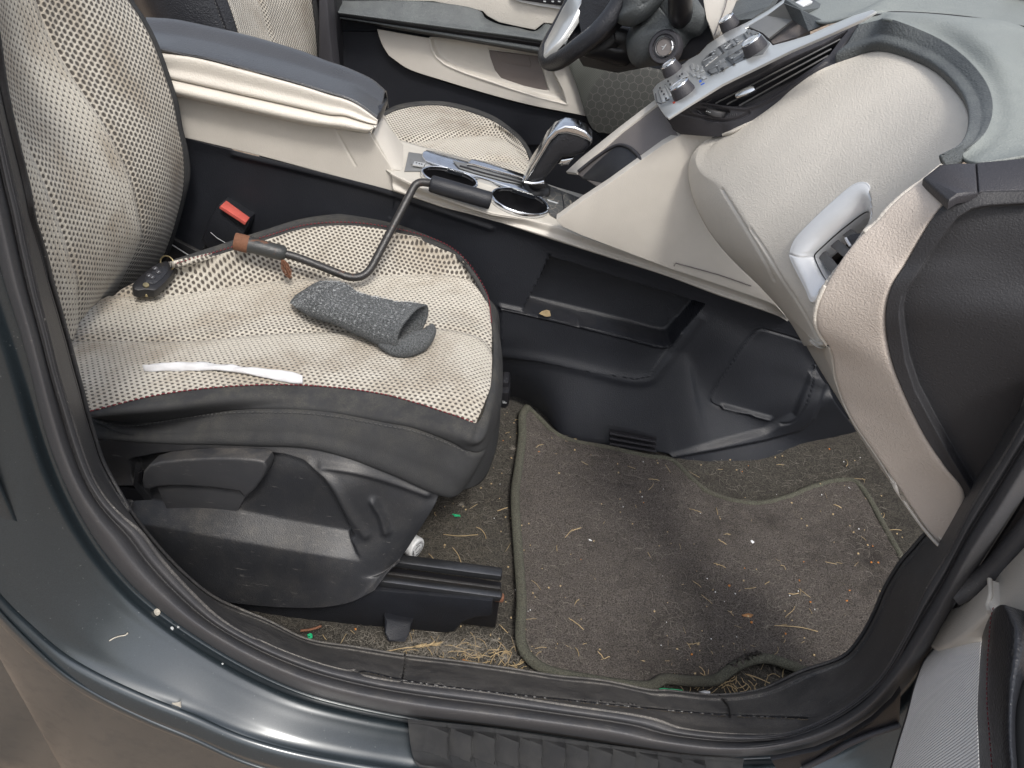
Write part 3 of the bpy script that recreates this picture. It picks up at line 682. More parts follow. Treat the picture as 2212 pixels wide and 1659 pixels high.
# handle
lv = c('N',(316,300),(322,258),(348,226),(410,208),(520,197),(650,189),(780,190),(870,197),(912,208),(921,232),(905,282),(862,342),(822,380),(806,372),(788,352),(680,336),(560,327),(450,325),(392,330),(352,345),(322,338))
ht = c('N',(318,262),(345,226),(410,208),(520,196),(650,189),(780,190),(870,197),(918,213))
hb = c('N',(318,330),(345,338),(390,328),(450,324),(560,326),(680,335),(780,352),(915,245))
hm = c('N',(314,295),(340,275),(400,262),(520,255),(650,256),(770,268),(850,262),(922,228))
G = loft([ys(ht, .712), ys(ht, .690), ys(hm, .680), ys(hb, .690), ys(hb, .712)], 120, 40, vv=[0, .12, .5, .9, 1])
plate('height_lever', ys(lv, .678), .03, MT['lever'], seat, bevel=.0075, seg=5, normal=(0, -1, .28))
pl = c('N',(388,330),(450,322),(560,324),(680,333),(790,350),(820,378),(780,450),(740,512),(722,517),(600,495),(440,466),(428,420))
plate('lever_plate', ys(pl, .689), .012, MT['lever'], seat, bevel=.0025)
plate('valance_slot', ys(c('N',(283,225),(303,250),(318,330),(345,360),(390,420),(402,460),(380,452),(300,360),(272,320)), .700), .008, MT['dark_side'], seat, bevel=.002)
plate('lever_gap', ys(c('N',(300,262),(318,252),(322,300),(312,318),(296,300)), .697), .003, MT['black'], seat, bevel=.0005)
# rails
def bar(name, a, b, w, h, mat, parent, bevel=.002, upd=V((0, 0, 1))):
    a, b = V(a), V(b); d = (b-a); s = d.cross(upd).normalized()*w; u = s.cross(d).normalized()*h
    return boxo(name, a-s/2-u/2, d, s, u, mat, parent, bevel)
ra = PY(c1('N',2062,752), .705); rail0 = V((-.62, .705, ra.z))
bar('seat_rail', V((-.5, .708, ra.z-.004)), V((ra.x, .708, ra.z-.004)), .018, .014, MT['rail'], seat, .004)
rb = PY(c1('N',2062,862), .665)
bar('seat_rail', V((-.5, .668, rb.z-.004)), V((rb.x, .668, rb.z-.004)), .012, .014, MT['rail'], seat, .004)
boxo('rail_channel', V((-.5, .672, .012)), V((rb.x+.497, 0, 0)), V((0, .034, 0)), V((0, 0, rb.z-.030)), MT['black'], seat, .002)
bar('rail_liner', V((-.5, .690, rb.z-.016)), V((rb.x-.004, .690, rb.z-.016)), .006, .010, MT['iron'], seat, .002)
bar('rail_bolt', V((rb.x-.012, .668, rb.z-.006)), V((rb.x+.003, .668, rb.z-.006)), .011, .011, MT['rust'], seat, .003)
cv = c('N',(900,860),(1420,825),(2015,880),(2012,950),(1990,958),(1930,962),(1870,985),(1830,1030),(1790,1035),(1500,1020),(1300,1000),(900,960))
cvt = ys(c('N',(880,800),(1300,812),(1420,825),(1700,852),(2016,880)), .655); cvb = ys(c('N',(880,980),(1300,1002),(1500,1018),(1800,1034),(1835,1028)), .640)
mm = ys(c('N',(880,900),(1300,920),(1500,925),(1800,940),(2012,952)), .648)
plate('rail_cover', ys(c('N',(700,800),(1000,805),(1425,826),(2015,881),(2012,950),(1990,958),(1930,962),(1870,985),(1830,1030),(1790,1036),(1620,1020),(1485,1008),(1300,1003),(1000,1000),(700,930)), .655), .012, MT['dark'], seat, bevel=.003, normal=(0, -1, .35))
plate('rail_foot', [PY(p, y) for p, y in zip(c('N',(1487,955),(1625,985),(1612,1040),(1592,1085),(1505,1083),(1490,1040)), (.645, .645, .625, .612, .612, .625))], .012, MT['dark'], seat, bevel=.005, normal=(0, -1, .5))
boxo('seat_underside', V((-.75, .70, .05)), V((.60, 0, 0)), V((0, .5, 0)), V((0, 0, .14)), MT['black'], seat, .02)
# latch at the far front corner
k0 = PY(c1('E',1060,960), 1.0)
plate('release_latch', ys(c('E',(1055,965),(1075,955),(1108,960),(1112,1000),(1095,1010),(1055,1010)), 1.0), .03, MT['black'], seat, bevel=.003)
plate('release_latch', ys(c('E',(1050,1018),(1112,1022),(1110,1100),(1092,1122),(1048,1115)), .985), .03, MT['black'], seat, bevel=.003)
for a, b in (((1075,1085),(1098,1085)), ((1075,1085),(1075,1072)), ((1086,1085),(1086,1074))):
    p, q = PY(c1('E', *a), .9835), PY(c1('E', *b), .9835); tube('latch_mark', [p, q], .0006, MT['lmark'], seat, 5)
# bracket beside the backrest
plate('seat_bracket', ys(c('D',(1065,60),(1270,165),(1225,200),(1110,225),(1000,190),(1040,110)), 1.2), .01, MT['dark_side'], seat, bevel=.003)
tube('bracket_edge', ys(c('D',(1045,85),(1222,196)), 1.192), .0012, MT['lmark'], seat, 6)
# ================================================================== CENTRE CONSOLE
con = empty('center_console', 'beige and black centre console with padded armrest, two chrome-rimmed cup holders and a shifter', 'console'); con.location = (.1, 1.28, 0)
YC = 1.215
# dark side wall below the beige strip
w0 = c('A',(1000,800),(1145,855))+c('B',(0,1085),(400,1190),(700,1290))+c('K',(1000,1000),(1300,1097),(1600,1195),(2212,1390))+c('F',(0,300),(300,412),(500,480),(745,568),(900,700))
w1 = c('A',(1000,900),(1145,930))+c('B',(0,1130),(400,1240),(700,1345))+c('K',(1000,1075),(1300,1175),(1600,1275),(2212,1480))+c('F',(0,380),(300,485),(500,560),(740,640),(900,800))
w2 = c('A',(900,1300),(1145,1400))+c('E',(-200,200),(200,300),(600,480),(1050,480),(1400,560),(1800,660),(2090,722),(2212,700))+c('F',(300,700),(600,850),(1000,990))
w3 = c('A',(900,1659),(1145,1700))+c('E',(-200,700),(300,820),(1060,770),(1400,850),(1900,920),(2212,900))+c('F',(200,1000),(600,1170),(800,1180),(1050,1100))
w4 = c('D',(900,600),(1145,700))+c('E',(0,1100),(900,1060),(1120,1040),(1300,1125),(1450,1290),(1600,1330),(1800,1370),(2100,1400))+c('F',(50,1430),(280,1485),(600,1440),(900,1370),(1200,1290))
rows = [ys(w0, YC), ys(w1, YC+.004), ys(w2, 1.21), ys(w3, [1.215, 1.20, 1.19, 1.20]), ys(w4, [1.25, 1.25, 1.25, 1.24, 1.235, 1.20, 1.15, 1.14, 1.135, 1.13, 1.128, 1.128, 1.16, 1.22, 1.26][:len(w4)] if len(w4) <= 15 else 1.15)]
print('w4', len(w4))
G = loft(rows, 420, 300, vv=[0, .10, .42, .72, 1])
pocket = c('E',(1372,175),(1800,310),(2330,470),(2180,640),(2110,715),(2060,722),(1800,655),(1400,560),(1205,508),(1290,345))
ledge = c('E',(1060,770),(1300,800),(1600,870),(1900,917),(1990,890),(2150,640),(2330,470),(2700,620),(2300,1000),(2000,980),(1700,940),(1300,850),(1060,790))
acc = c('F',(590,628),(800,690),(920,730),(900,900),(840,1080),(760,1180),(700,1205),(340,1120),(265,1085),(262,1040),(330,930))
fe = [('poly', pocket, .05, 3), ('ramp', c('E',(1060,490),(1400,560),(1800,655),(2060,722),(2110,715)), -.004, c('E',(1060,790),(1300,820),(1600,880),(1900,930),(1980,915)), -.002),
      ('line', c('E',(1060,480),(1400,557),(1800,655),(2060,722),(2110,716),(2170,650)), -.006, 4), ('line', c('E',(1060,780),(1300,812),(1600,880),(1900,945),(2000,930),(2060,860),(2300,560)), -.004, 12),
      ('line', c('F',(590,628),(800,690),(920,740)), .003, 2.2), ('line', c('F',(590,628),(545,640),(330,930),(265,1040),(262,1080),(340,1120),(520,1150)), .003, 2.2), ('line', c('F',(905,860),(880,980),(830,1110),(760,1190),(700,1205)), .003, 2.2),
      ('line', c('F',(340,1105),(480,1140),(630,1180)), -.009, 4), ('line', c('E',(1362,165),(1300,330),(1205,505)), .004, 2),
      ('line', c('B',(400,1230),(375,1350)), .003, 2), ('line', c('B',(-600,960),(0,1105),(400,1215),(700,1320),(1000,1420)), -.004, 6)]
bulge = c('F',(0,1420),(300,1330),(600,1250),(780,1150),(880,900),(1000,900),(900,1180),(820,1250),(600,1310),(300,1370))
fe += [('poly', bulge, -.009, 14)]
G = relief(G, fe, (0, 1, 0))
grid('tunnel_side', G, MT['dark'], con, thick=.004, sharp=60)
boxo('tunnel_backing', V((.30, 1.29, -.06)), V((1.1, 0, 0)), V((0, .012, 0)), V((0, 0, .60)), MT['dark'], con, .001)
# vent slots
vs_ = c('E',(1735,1255),(1840,1275),(2000,1300),(2065,1325),(2000,1365),(1720,1325))
for k in range(3):
    a = c('E',(1738,1262+k*32),(2030-k*4,1318+k*30),(2020-k*4,1330+k*30),(1736,1276+k*32))
    plate('vent_slat', ys(a, 1.126), .008, MT['black'], con, bevel=.001)
    a = c('E',(1740,1275+k*32),(2030,1330+k*30),(2028,1334+k*30),(1738,1280+k*32)); plate('vent_slat', ys(a, 1.121), .004, MT['dark_trim'], con)
# top face
tn = c('B',(330,1040),(390,1082),(600,1185),(800,1262),(1000,1325))+c('K',(1400,1010))+c('K',(1700,1085),(1900,1165),(2212,1275))
tf = c('K',(60,200),(150,235),(400,310),(700,390),(1000,480),(1390,590),(1660,690),(1900,760),(2300,880))
zt = .455
def topn():  # plane of the deck
    a = PY(c1('K',100,560), YC-.004); b = PY(c1('K',2000,1190), YC-.004); d = PY(c1('K',1000,480), 1.345)
    n = (b-a).cross(d-a).normalized()
    return a, (n if n.z > 0 else -n)
TQ, TN = topn()
def PT(p, off=0.0): return PP(p, TQ+TN*off, TN)
print('deck', TQ, TN)
G = loft([[PT(p) for p in tn], [PT(p) for p in tf], [PT(p)+V((0, .004, -.03)) for p in tf]], 160, 30, vv=[0, .9, 1], lin=True)
grid('top_deck', G, MT['beige_dirty'], con, thick=.003)
# beige strip, side face
w0b = c('B',(392,1190),(550,1240),(700,1290))+c('K',(1000,1000),(1300,1097),(1600,1195),(2212,1390))+c('F',(0,300),(300,412),(500,480),(700,551),(748,570))
s0_ = c('A',(1060,590),(1145,600))+c('B',(0,850),(150,1020),(300,1055),(450,1110),(560,1150),(900,1290),(1200,1360),(1410,1395))+c('K',(1700,1040),(1950,1180),(2212,1300))+c('F',(0,235),(300,340),(560,430),(665,470),(760,560))
s1_ = [(x, y) for x, y in w0]
top_ = c('B',(378,1076),(430,1105),(600,1185),(800,1262),(1000,1325))+c('K',(1400,1010))+c('K',(1700,1085),(1900,1165),(2212,1275))+c('F',(0,235),(300,335),(560,425),(665,468),(745,555))
G = loft([[PT(p, -.002) for p in top_], [PT(p, .0005) for p in top_], ys([((a[0]*.5+b[0]*.5), (a[1]*.5+b[1]*.5)) for a, b in zip(spline(top_, 30), spline(w0b, 30))], YC-.006), ys(w0b, YC-.005), ys(w0b, YC+.004)], 260, 30, vv=[0, .12, .5, .92, 1])
G = relief(G, [('line', c('F',(30,235),(45,212),(300,290),(560,385),(660,412)), .004, 2.0), ('line', c('E',(1560,60),(1565,110)), .002, 1.5)], (0, 1, 0))
grid('side_strip', G, MT['beige_smooth'], con, thick=.003)
# grey panel with the small switch, cracked dark panel ahead of the cup holders
plate('switch_panel', [PT(p, .003) for p in c('K',(268,362),(430,385),(560,420),(700,560),(420,545),(228,545))], .004, MT['gunmetal'], con, bevel=.001)
boxp = [PT(p, .006) for p in c('K',(300,418),(440,455),(418,505),(288,478))]
sw = plate('seat_heat_switch', boxp, .005, MT['gunmetal'], con, bevel=.0012)
plate('switch_key', [PT(p, .009) for p in c('K',(325,452),(428,470),(412,502),(308,484))], .003, MT['silver'], sw, bevel=.0008)
for a in ((345,468),(372,476),(395,480)):
    plate('switch_mark', [PT(c1('K', a[0]+dx, a[1]+dy), .0096) for dx, dy in ((-8,-4),(8,-2),(6,5),(-9,3))], .0004, MT['mark'], sw)
G = coons([PT(p, .003) for p in c('K',(1560,670),(1600,820),(1700,1010))], [PT(p, .003) for p in c('K',(1960,820),(1900,960),(1720,1010))],
          [PT(p, .003) for p in c('K',(1560,670),(1660,700),(1960,820))], [PT(p, .003) for p in c('K',(1700,1010),(1712,1012),(1720,1010))], 60, 60)
t = NT('cracked_grey_panel'); v = t.vor(60, 'DISTANCE_TO_EDGE'); wv = t.noise(30, 4, .6); f = t.ramp(v, [(.0, 1.), (.02, 0.)]); t.P(t.mix(f, t.mix(wv, (.03, .032, .036), (.09, .092, .09)), (.30, .27, .22)), .45); MT['cracked'] = t.m
plate('dark_panel', [PT(p, .004) for p in c('K',(1560,660),(1660,700),(1960,820),(1850,930),(1720,1010),(1640,960),(1600,880),(1500,800))], .004, MT['cracked'], con, bevel=.001)
tube('panel_gap', [PT(p, .0045) for p in c('K',(1748,760),(1768,860),(1772,940))], .0012, MT['black'], con, 6)
plate('panel_mark', [PT(p, .0046) for p in c('K',(1605,820),(1720,858),(1700,862),(1620,838))], .0006, MT['lmark'], con)
# cup holders
def ellipse(k, cx, cy, a, b, rot, n=48):
    r = math.radians(rot); return c(k, *[(cx+a*math.cos(t)*math.cos(r)-b*math.sin(t)*math.sin(r), cy+a*math.cos(t)*math.sin(r)+b*math.sin(t)*math.cos(r)) for t in np.linspace(0, 2*math.pi, n, endpoint=False)])
cups = []
for (cx, cy, a, b, rot) in ((660,628,288,88,14), (1340,856,296,114,16)):
    rim = [PT(p, .004) for p in ellipse('K', cx, cy, a, b, rot)]
    ce = sum(rim, V())/len(rim)
    def ringp(s, h): return [ce+(p-ce)*s+TN*h for p in rim]
    cup = grid('cup_holder_well', np.array([[list(q) for q in r+[r[0]]] for r in (ringp(.90, .0045), [q+V((0, .004, 0)) for q in ringp(.85, -.012)], [q+V((0, .018, 0)) for q in ringp(.62, -.05)], [q+V((0, .018, 0)) for q in ringp(.4, -.052)], [q+V((0, .018, 0)) for q in ringp(.01, -.052)])]), MT['black'], con)
    G = np.array([[list(q) for q in r+[r[0]]] for r in (ringp(1.0, -.004), ringp(1.0, .001), ringp(.975, .0045), ringp(.94, .0055), ringp(.91, .004), ringp(.89, -.002))])
    grid('chrome_rim', G, MT['chrome'], cup, thick=.0006)
# the deck needs holes for the wells: cut them
def boolcut(target, cutters):
    for cu in cutters:
        md = target.modifiers.new('hole', 'BOOLEAN'); md.operation = 'DIFFERENCE'; md.solver = 'EXACT'; md.object = cu
deck = bpy.data.objects['top_deck']
for (cx, cy, a, b, rot) in ((660,628,288,88,14), (1340,856,296,114,16)):
    rim = [PT(p, .0) for p in ellipse('K', cx, cy, a, b, rot)]; ce = sum(rim, V())/len(rim)
    vs2 = [ce+(p-ce)*.95+TN*.03 for p in rim]+[ce+(p-ce)*.95-TN*.03 for p in rim]; n = len(rim)
    fs2 = [list(range(n))[::-1], list(range(n, 2*n))]+[[i, (i+1) % n, n+(i+1) % n, n+i] for i in range(n)]
    me = bpy.data.meshes.new('tmp'); me.from_pydata(vs2, [], fs2)
    bmx = bmesh.new(); bmx.from_mesh(me); bmesh.ops.recalc_face_normals(bmx, faces=bmx.faces); bmx.to_mesh(me); bmx.free()
    cu = bpy.data.objects.new('tmp', me); COL.objects.link(cu); boolcut(deck, [cu])
    for nm in ('switch_panel',): boolcut(bpy.data.objects[nm], [cu])
    dg = bpy.context.evaluated_depsgraph_get()
    for nm in ('top_deck', 'switch_panel'):
        ob = bpy.data.objects[nm]; dg = bpy.context.evaluated_depsgraph_get(); me2 = bpy.data.meshes.new_from_object(ob.evaluated_get(dg)); ob.modifiers.clear(); ob.data = me2
    bpy.data.objects.remove(cu)
# gear gate
gate = c('K',(405,360),(440,338),(520,350),(850,430),(1390,585),(1385,640),(1480,740),(1610,780),(1600,800),(1480,775),(1250,700),(1000,620),(700,530),(430,445),(400,400))
plate('shifter_bezel', [PT(p, .010) for p in gate], .010, MT['chrome'], con, bevel=.003)
gi = [PT(p, .0135) for p in c('K',(700,448),(860,480),(1120,545),(1385,618),(1370,670),(1200,640),(900,560),(760,515))]
plate('shifter_gate', gi, .002, MT['gunmetal'], con, bevel=.0006)
plate('shifter_rail', [PT(p, .022) for p in c('K',(880,428),(1000,450),(1392,580),(1385,612),(1100,535),(900,478),(840,470))], .008, MT['chrome'], con, bevel=.0015)
def text(name, s, at, xdir, ydir, size, mat, parent, ext=.0002):
    cu = bpy.data.curves.new(name, 'FONT'); cu.body = s; cu.size = size; cu.align_x = 'CENTER'; cu.align_y = 'CENTER'; cu.extrude = ext
    x = V(xdir).normalized(); n = x.cross(V(ydir)).normalized(); y = n.cross(x)
    tmp = bpy.data.objects.new(name, cu); COL.objects.link(tmp)
    dg = bpy.context.evaluated_depsgraph_get(); me = bpy.data.meshes.new_from_object(tmp.evaluated_get(dg)); bpy.data.objects.remove(tmp)
    M_ = Matrix((x, y, n)).transposed().to_4x4(); M_.translation = V(at); me.transform(M_); me.materials.clear(); me.materials.append(mat)
    return link(bpy.data.objects.new(name, me), parent)
for s, q in zip('PRNDM', ((930,490),(1020,515),(1108,542),(1165,560),(1230,578))):
    a = PT(c1('K', *q), .0150); xx = PT(c1('K', q[0]+40, q[1]+10), .015)-a
    text('gear_letter', s, a, xx, V((0, 1, 0)), .009, MT['lmark'], con)
tube('gate_slot', [PT(p, .0140) for p in c('K',(760,500),(1000,570),(1370,665))], .0022, MT['black'], con, 6)
# shifter lever
boot = lathe('shifter_socket', PT(c1('K',1500,715), .008), TN, [(.028, 0), (.026, .006), (.018, .012), (0.0001, .014)], MT['black'], con)
YL = 1.27
le = c('K',(1380,655),(1450,520),(1540,400),(1620,270),(1700,180),(1800,125),(1900,130),(1990,180),(2035,260),(2030,320),(1960,390),(1840,430),(1760,430),(1700,500),(1640,580),(1580,650),(1470,690))
lev = plate('gear_selector', ys(le, YL-.018), .036, MT['leather'], con, bevel=.012, seg=4)
ch = c('K',(1372,650),(1440,500),(1540,350),(1600,240),(1680,150),(1780,108),(1880,120),(1975,160),(2045,235),(2040,285),(1990,250),(1900,215),(1800,190),(1720,195),(1650,260),(1560,410),(1470,560),(1405,655))
plate('chrome_cap', ys(ch, YL-.021), .040, MT['chrome'], lev, bevel=.008, seg=3)
plate('release_button', ys(c('K',(1712,478),(1745,440),(1870,420),(1810,495),(1740,500)), YL-.008), .016, MT['chrome'], lev, bevel=.003)
tube('collar', spline(ys(c('K',(1385,655),(1450,668),(1520,665),(1580,650)), YL-.018), 16), .0035, MT['chrome'], lev, 8)
plate('lever_neck', ys(c('K',(1400,660),(1570,655),(1600,720),(1500,740),(1440,720)), YL-.006), .02, MT['black'], lev, bevel=.003)
# armrest box: side (dark seam), lid lower beige, lid base, pad
b_lo = c('A',(1060,800),(1145,853))+c('B',(0,1010),(170,1050),(385,1055))
b_md = c('A',(1000,570),(1080,600))+c('B',(0,790),(245,828))
G = coons(ys(c('A',(1040,560),(1145,855)), YC), ys(c('B',(245,830),(320,950),(385,1058),(402,1192)), [YC, YC, YC, YC]), ys(c('A',(1040,585),(1500,690),(2054,795))+c('B',(150,822),(245,830)), YC), ys(c('A',(1145,855),(1600,965))+c('B',(0,1087),(402,1192)), YC), 200, 60)
G = relief(G, [('line', c('A',(2060,760),(2212,1030)), .0015, 2)], (0, 1, 0))
grid('box_side', G, MT['beige_smooth'], con, thick=.004)
plate('box_front', [PY(c1('B',270,830), YC+.002), PY(c1('B',318,715), 1.27), PY(c1('K',200,300), 1.335), PY(c1('K',255,320), 1.335), PY(c1('K',262,365), 1.32), PY(c1('K',228,520), 1.24), PY(c1('K',190,540), 1.225), PY(c1('K',110,535), YC+.002)], .006, MT['beige_smooth'], con, bevel=.001)
tube('box_rim', spline([PY(p, y) for p, y in zip(c('B',(318,715),(420,900),(440,915),(485,925)), (1.27, 1.335, 1.335, 1.33))], 24), .004, MT['beige_smooth'], con, 8)
plate('box_inner', [PY(c1('B',300,740), 1.26), PY(c1('K',160,235), 1.345), PY(c1('K',250,330), 1.34), PY(c1('K',120,380), 1.27)], .004, MT['beige_smooth'], con)
l1 = c('A',(960,470),(1045,487),(1500,590),(1900,680),(2054,715))+c('B',(90,722),(180,750),(262,772),(292,774))
l0 = c('A',(960,570),(1080,595),(1500,690),(1900,775),(2054,795))+c('B',(90,808),(170,820),(240,824),(268,800))
grid('lid_base', loft([ys(l1, YC-.010), ys(l1, YC-.013), ys(l0, YC-.011), ys(l0, YC+.006)], 160, 14, vv=[0, .1, .9, 1]), MT['beige'], con, thick=.003)
l2 = c('A',(930,310),(990,328),(1200,355),(1500,430),(1900,540),(2054,590))+c('B',(80,612),(158,645),(230,692),(292,740))
l2b = c('A',(940,400),(1020,420),(1250,460),(1500,520),(1900,615),(2054,655))+c('B',(80,672),(158,700),(230,735),(294,760))
grid('lid_side', loft([ys(l2, YC), ys(l2, YC-.010), ys(l2b, YC-.016), ys(l1, YC-.015), ys(l1, YC-.006)], 160, 24, vv=[0, .1, .5, .92, 1]), MT['beige'], con, thick=.003)
p0 = c('A',(930,305),(990,322),(1200,350),(1500,425),(1900,535),(2054,585))+c('B',(80,607),(158,640),(230,688),(292,736))
p1 = c('A',(930,155),(1100,165),(1300,205),(1600,275),(1900,365),(2054,425))+c('B',(80,450),(170,487),(280,540),(358,608))
pm = blend(spline(p0, 9), spline(p1, 9), .5)
pa = [PY(p, YC-.008) for p in p0]; pb = [PY(p, YC-.012) for p in spline(p0, 9)]
Pm = [PY(p, 1.27)+V((0, 0, .006)) for p in pm]; Pn = [PY(p, 1.345) for p in p1]; Pz = [q+V((0, .008, -.02)) for q in Pn]
G = loft([pa, pb, Pm, Pn, Pz], 160, 50, vv=[0, .05, .5, .93, 1])
grid('armrest_pad', G, MT['pad_leather'], con, thick=.003)
fr = spline([PY(p, y) for p, y in zip(c('B',(358,608),(355,640),(330,700),(300,775)), (1.345, 1.33, 1.26, YC-.01))], 20)
fr2 = [(a[0]-.02, a[1], a[2]-.001) for a in fr]; fr3 = fr+np.array([.003, 0, -.004])
plate('pad_front', [PY(c1('B',292,735), YC-.012), PY(c1('B',330,660), 1.25), PY(c1('B',358,608), 1.345), PY(c1('B',358,640), 1.345), PY(c1('B',335,710), 1.26), PY(c1('B',300,775), YC-.012)], .01, MT['leather'], con, bevel=.001)
stitches('red_stitching', [q+V((0, 0, .001)) for q in Pn[:5]], MT['red_thread'], con, off=V((0, -.002, .001)))
# rising tray ahead of the shifter (three strips) and side panel of the centre stack
t1_, t2_, t3_ = PY(c1('L',560,1660), 1.35), PY(c1('L',1420,965), 1.35), PY(c1('L',1500,1400), 1.18)
tn3 = (t2_-t1_).cross(t3_-t1_).normalized(); tn3 = tn3 if tn3.dot(CAM-t1_) > 0 else -tn3
def PR(p, off=0.0): return PP(p, t1_+tn3*off, tn3)
def quad(name, k, pts, yv, mat, th=.004, bev=.001): return plate(name, [PR(c1(k, *p), .004 if 'rim' in name else 0) for p in pts], th, MT[mat], con, bevel=bev)
quad('tray_rim', 'L', ((560,1660),(700,1530),(1060,1240),(1420,965),(1440,1010),(1100,1270),(740,1590),(660,1672)), (1.36,)*8, 'beige_smooth', .006)
quad('tray_floor', 'L', ((655,1672),(740,1590),(1100,1270),(1438,1005),(1540,1160),(1650,1310),(1500,1400),(1100,1680),(860,1800)), (1.35, 1.35, 1.35, 1.35, 1.25, 1.19, 1.19, 1.19, 1.25), 'taupe', .004)
tp_ = c('L',(700,1720),(820,1600),(960,1475),(1040,1415),(1120,1405),(1200,1450),(1300,1560),(1150,1660),(980,1780))
plate('tray_pocket', [PR(p, .002) for p in tp_], .004, MT['dark'], con, bevel=.003)
tube('tray_lip', spline([PR(p, .003) for p in c('L',(680,1659),(830,1540),(960,1450),(1060,1405),(1150,1415),(1240,1480),(1300,1560))], 40), .003, MT['dark_trim'], con, 8)
sp = c('K',(1698,1020),(1960,830),(2212,665))+c('L',(1500,1400),(1680,1300),(1740,1285),(2000,1310))+c('C',(500,770),(440,780),(360,850),(310,930),(305,980),(330,1120),(390,1260),(480,1400),(600,1530),(735,1650))+c('F',(748,568),(660,472),(560,434),(300,345),(0,246))+c('K',(1950,1175),(1760,1090))
plate('stack_side', ys(sp, 1.170), .02, MT['beige_smooth'], con, bevel=.006, seg=3)
tube('notch_edge', ys(c('C',(222,1512),(232,1494),(480,1562),(660,1625)), 1.167), .0010, MT['taupe'], con, 6)
bpy.data.objects['stack_side'].location.y = 0
# ================================================================== DASHBOARD
dash = empty('dashboard', 'beige lower dashboard with grey top pad with skylight painted in, silver-framed side vent and control panel', 'dashboard'); dash.location = (.5, .9, .5)
A = [PY(c1(*p[:3]), p[3]) for p in (('C',500,770,1.14), ('C',400,800,1.15), ('C',325,880,1.155), ('C',303,965,1.155), ('C',325,1110,1.135), ('C',400,1280,1.10), ('C',520,1440,1.045), ('C',735,1655,.975), ('F',745,566,.955))]
A += [PY(c1(*p[:3]), p[3]) for p in (('F',900,830,.93), ('F',1070,1110,.80), ('F',1170,1290,.71), ('F',1300,1490,.64), ('F',1420,1659,.60))]
A += [PY(c1('I',1600,190), .565), PY(c1('I',1738,328), .545)]
B_ = [PY(c1(*p[:3]), p[3]) for p in (('C',520,768,1.13), ('C',440,798,1.14), ('C',372,850,1.145), ('C',335,910,1.14), ('C',372,985,1.11), ('C',478,1060,1.05), ('C',560,1180,.99), ('C',650,1330,.93), ('C',740,1480,.88), ('F',715,330,.83))]
kk0 = len(B_)
B_ += [PY(c1(*p[:3]), p[3]) for p in (('F',900,640,.76), ('F',1010,880,.71), ('F',1120,1130,.665), ('F',1260,1370,.62), ('F',1440,1640,.585))]
kk0 = len(B_)
B_ += [PY(c1('I',1610,180), .56), PY(c1('I',1740,322), .542)]
top_pts = [('J',850,1320,1.125), ('J',950,1292,1.11), ('J',1250,1110,1.10), ('J',1500,880,1.09), ('J',1750,700,1.08), ('J',1950,610,1.075), ('J',2212,520,1.06), ('Q',120,308,1.03), ('Q',370,395,.96), ('Q',560,560,.86), ('Q',630,740,.76), ('Q',580,905,.695), ('Q',460,970,.67), ('Q',362,1052,.655)]
T_ = [PY(c1(*p[:3]), p[3]) for p in top_pts]
Lf = [B_[0], PY(c1('J',830,1320), 1.13)]; 
# left piece: flank (A->B); main face: B -> band edge / top boundary
FL_ = loft([A, [(a+b)/2+V((.002, 0, 0)) for a, b in zip(A, B_)], B_], 260, 24); i_c = 95
grid('lower_flank', FL_[:, i_c:]+np.array([.0035, .001, 0]), MT['beige'], dash, thick=.004)
bandL = [PY(c1(*p[:3]), p[3]) for p in (('Q',362,1052,.655), ('Q',250,1128,.652), ('Q',130,1235,.648), ('Q',60,1320,.645), ('F',1220,0,.645), ('F',1100,130,.643), ('F',970,330,.640), ('F',910,460,.638), ('F',893,560,.638), ('F',915,640,.638), ('F',980,730,.638))]
dB = spline(B_, 500); qB = proj(dB); kB = int(np.argmin(np.hypot(qB[:, 0]-c1('F',985,800)[0], qB[:, 1]-c1('F',985,800)[1])))
face_bot = [V(p) for p in dB[:kB:12]]+[PY(c1('F',980,730), .638)]
Mid = [PY(c1(*p[:3]), p[3]) for p in (('C',600,745,1.118), ('C',700,760,1.08), ('C',760,1000,1.00), ('C',800,1200,.94), ('C',860,1400,.87), ('C',900,1520,.82), ('F',800,330,.78), ('F',900,560,.70), ('F',960,690,.655))]
Mid2 = [PY(c1(*p[:3]), p[3]) for p in (('J',870,1316,1.115), ('C',850,700,1.09), ('C',1050,900,.98), ('C',1150,1050,.90), ('C',1000,1250,.84), ('C',930,1400,.80), ('F',780,60,.76), ('F',760,200,.74), ('F',900,480,.672))]
bandR_ = bandL[::-1]
# main face as a coons patch: top boundary (left->right) , bottom boundary (ridge), left short, right = band left edge
def w(P): return [V(p) for p in P]
G = coons([T_[0], (T_[0]+B_[0])/2, B_[0]], bandL, T_, face_bot, 240, 160)
ventpoly = c('F',(765,180),(790,110),(860,0),(1000,-120),(1060,-175),(1110,-195),(1160,-190))
vent_out = c('C',(885,1450),(910,1370),(1000,1270),(1150,1130),(1250,1050),(1300,1035),(1335,1050),(1360,1130),(1365,1240),(1330,1290),(1230,1440),(1110,1590))+c('F',(1000,330),(905,465),(860,380),(765,190))
vent_in = c('C',(1003,1440),(1040,1390),(1180,1280),(1315,1205),(1320,1290),(1260,1380),(1140,1520),(1085,1595),(1050,1560))+c('F',(1040,240),(990,330),(890,160))
vin = c('C',(1005,1440),(1060,1385),(1180,1280),(1310,1195),(1318,1270),(1240,1410),(1150,1530))+c('F',(1050,250),(990,330),(890,165))
print('G range', G.reshape(-1,3).min(0), G.reshape(-1,3).max(0))
G = smoothg(G, 500)
dA = spline(A, 600); qA = proj(dA); kA = int(np.argmin(abs(qA[:, 1]-proj(G[-1:, -1])[0][1])+1e3*(np.arange(600) < 250)))
nu_ = G.shape[1]; fb_ = G[-1]
qf = proj(fb_); jA = np.zeros(nu_)
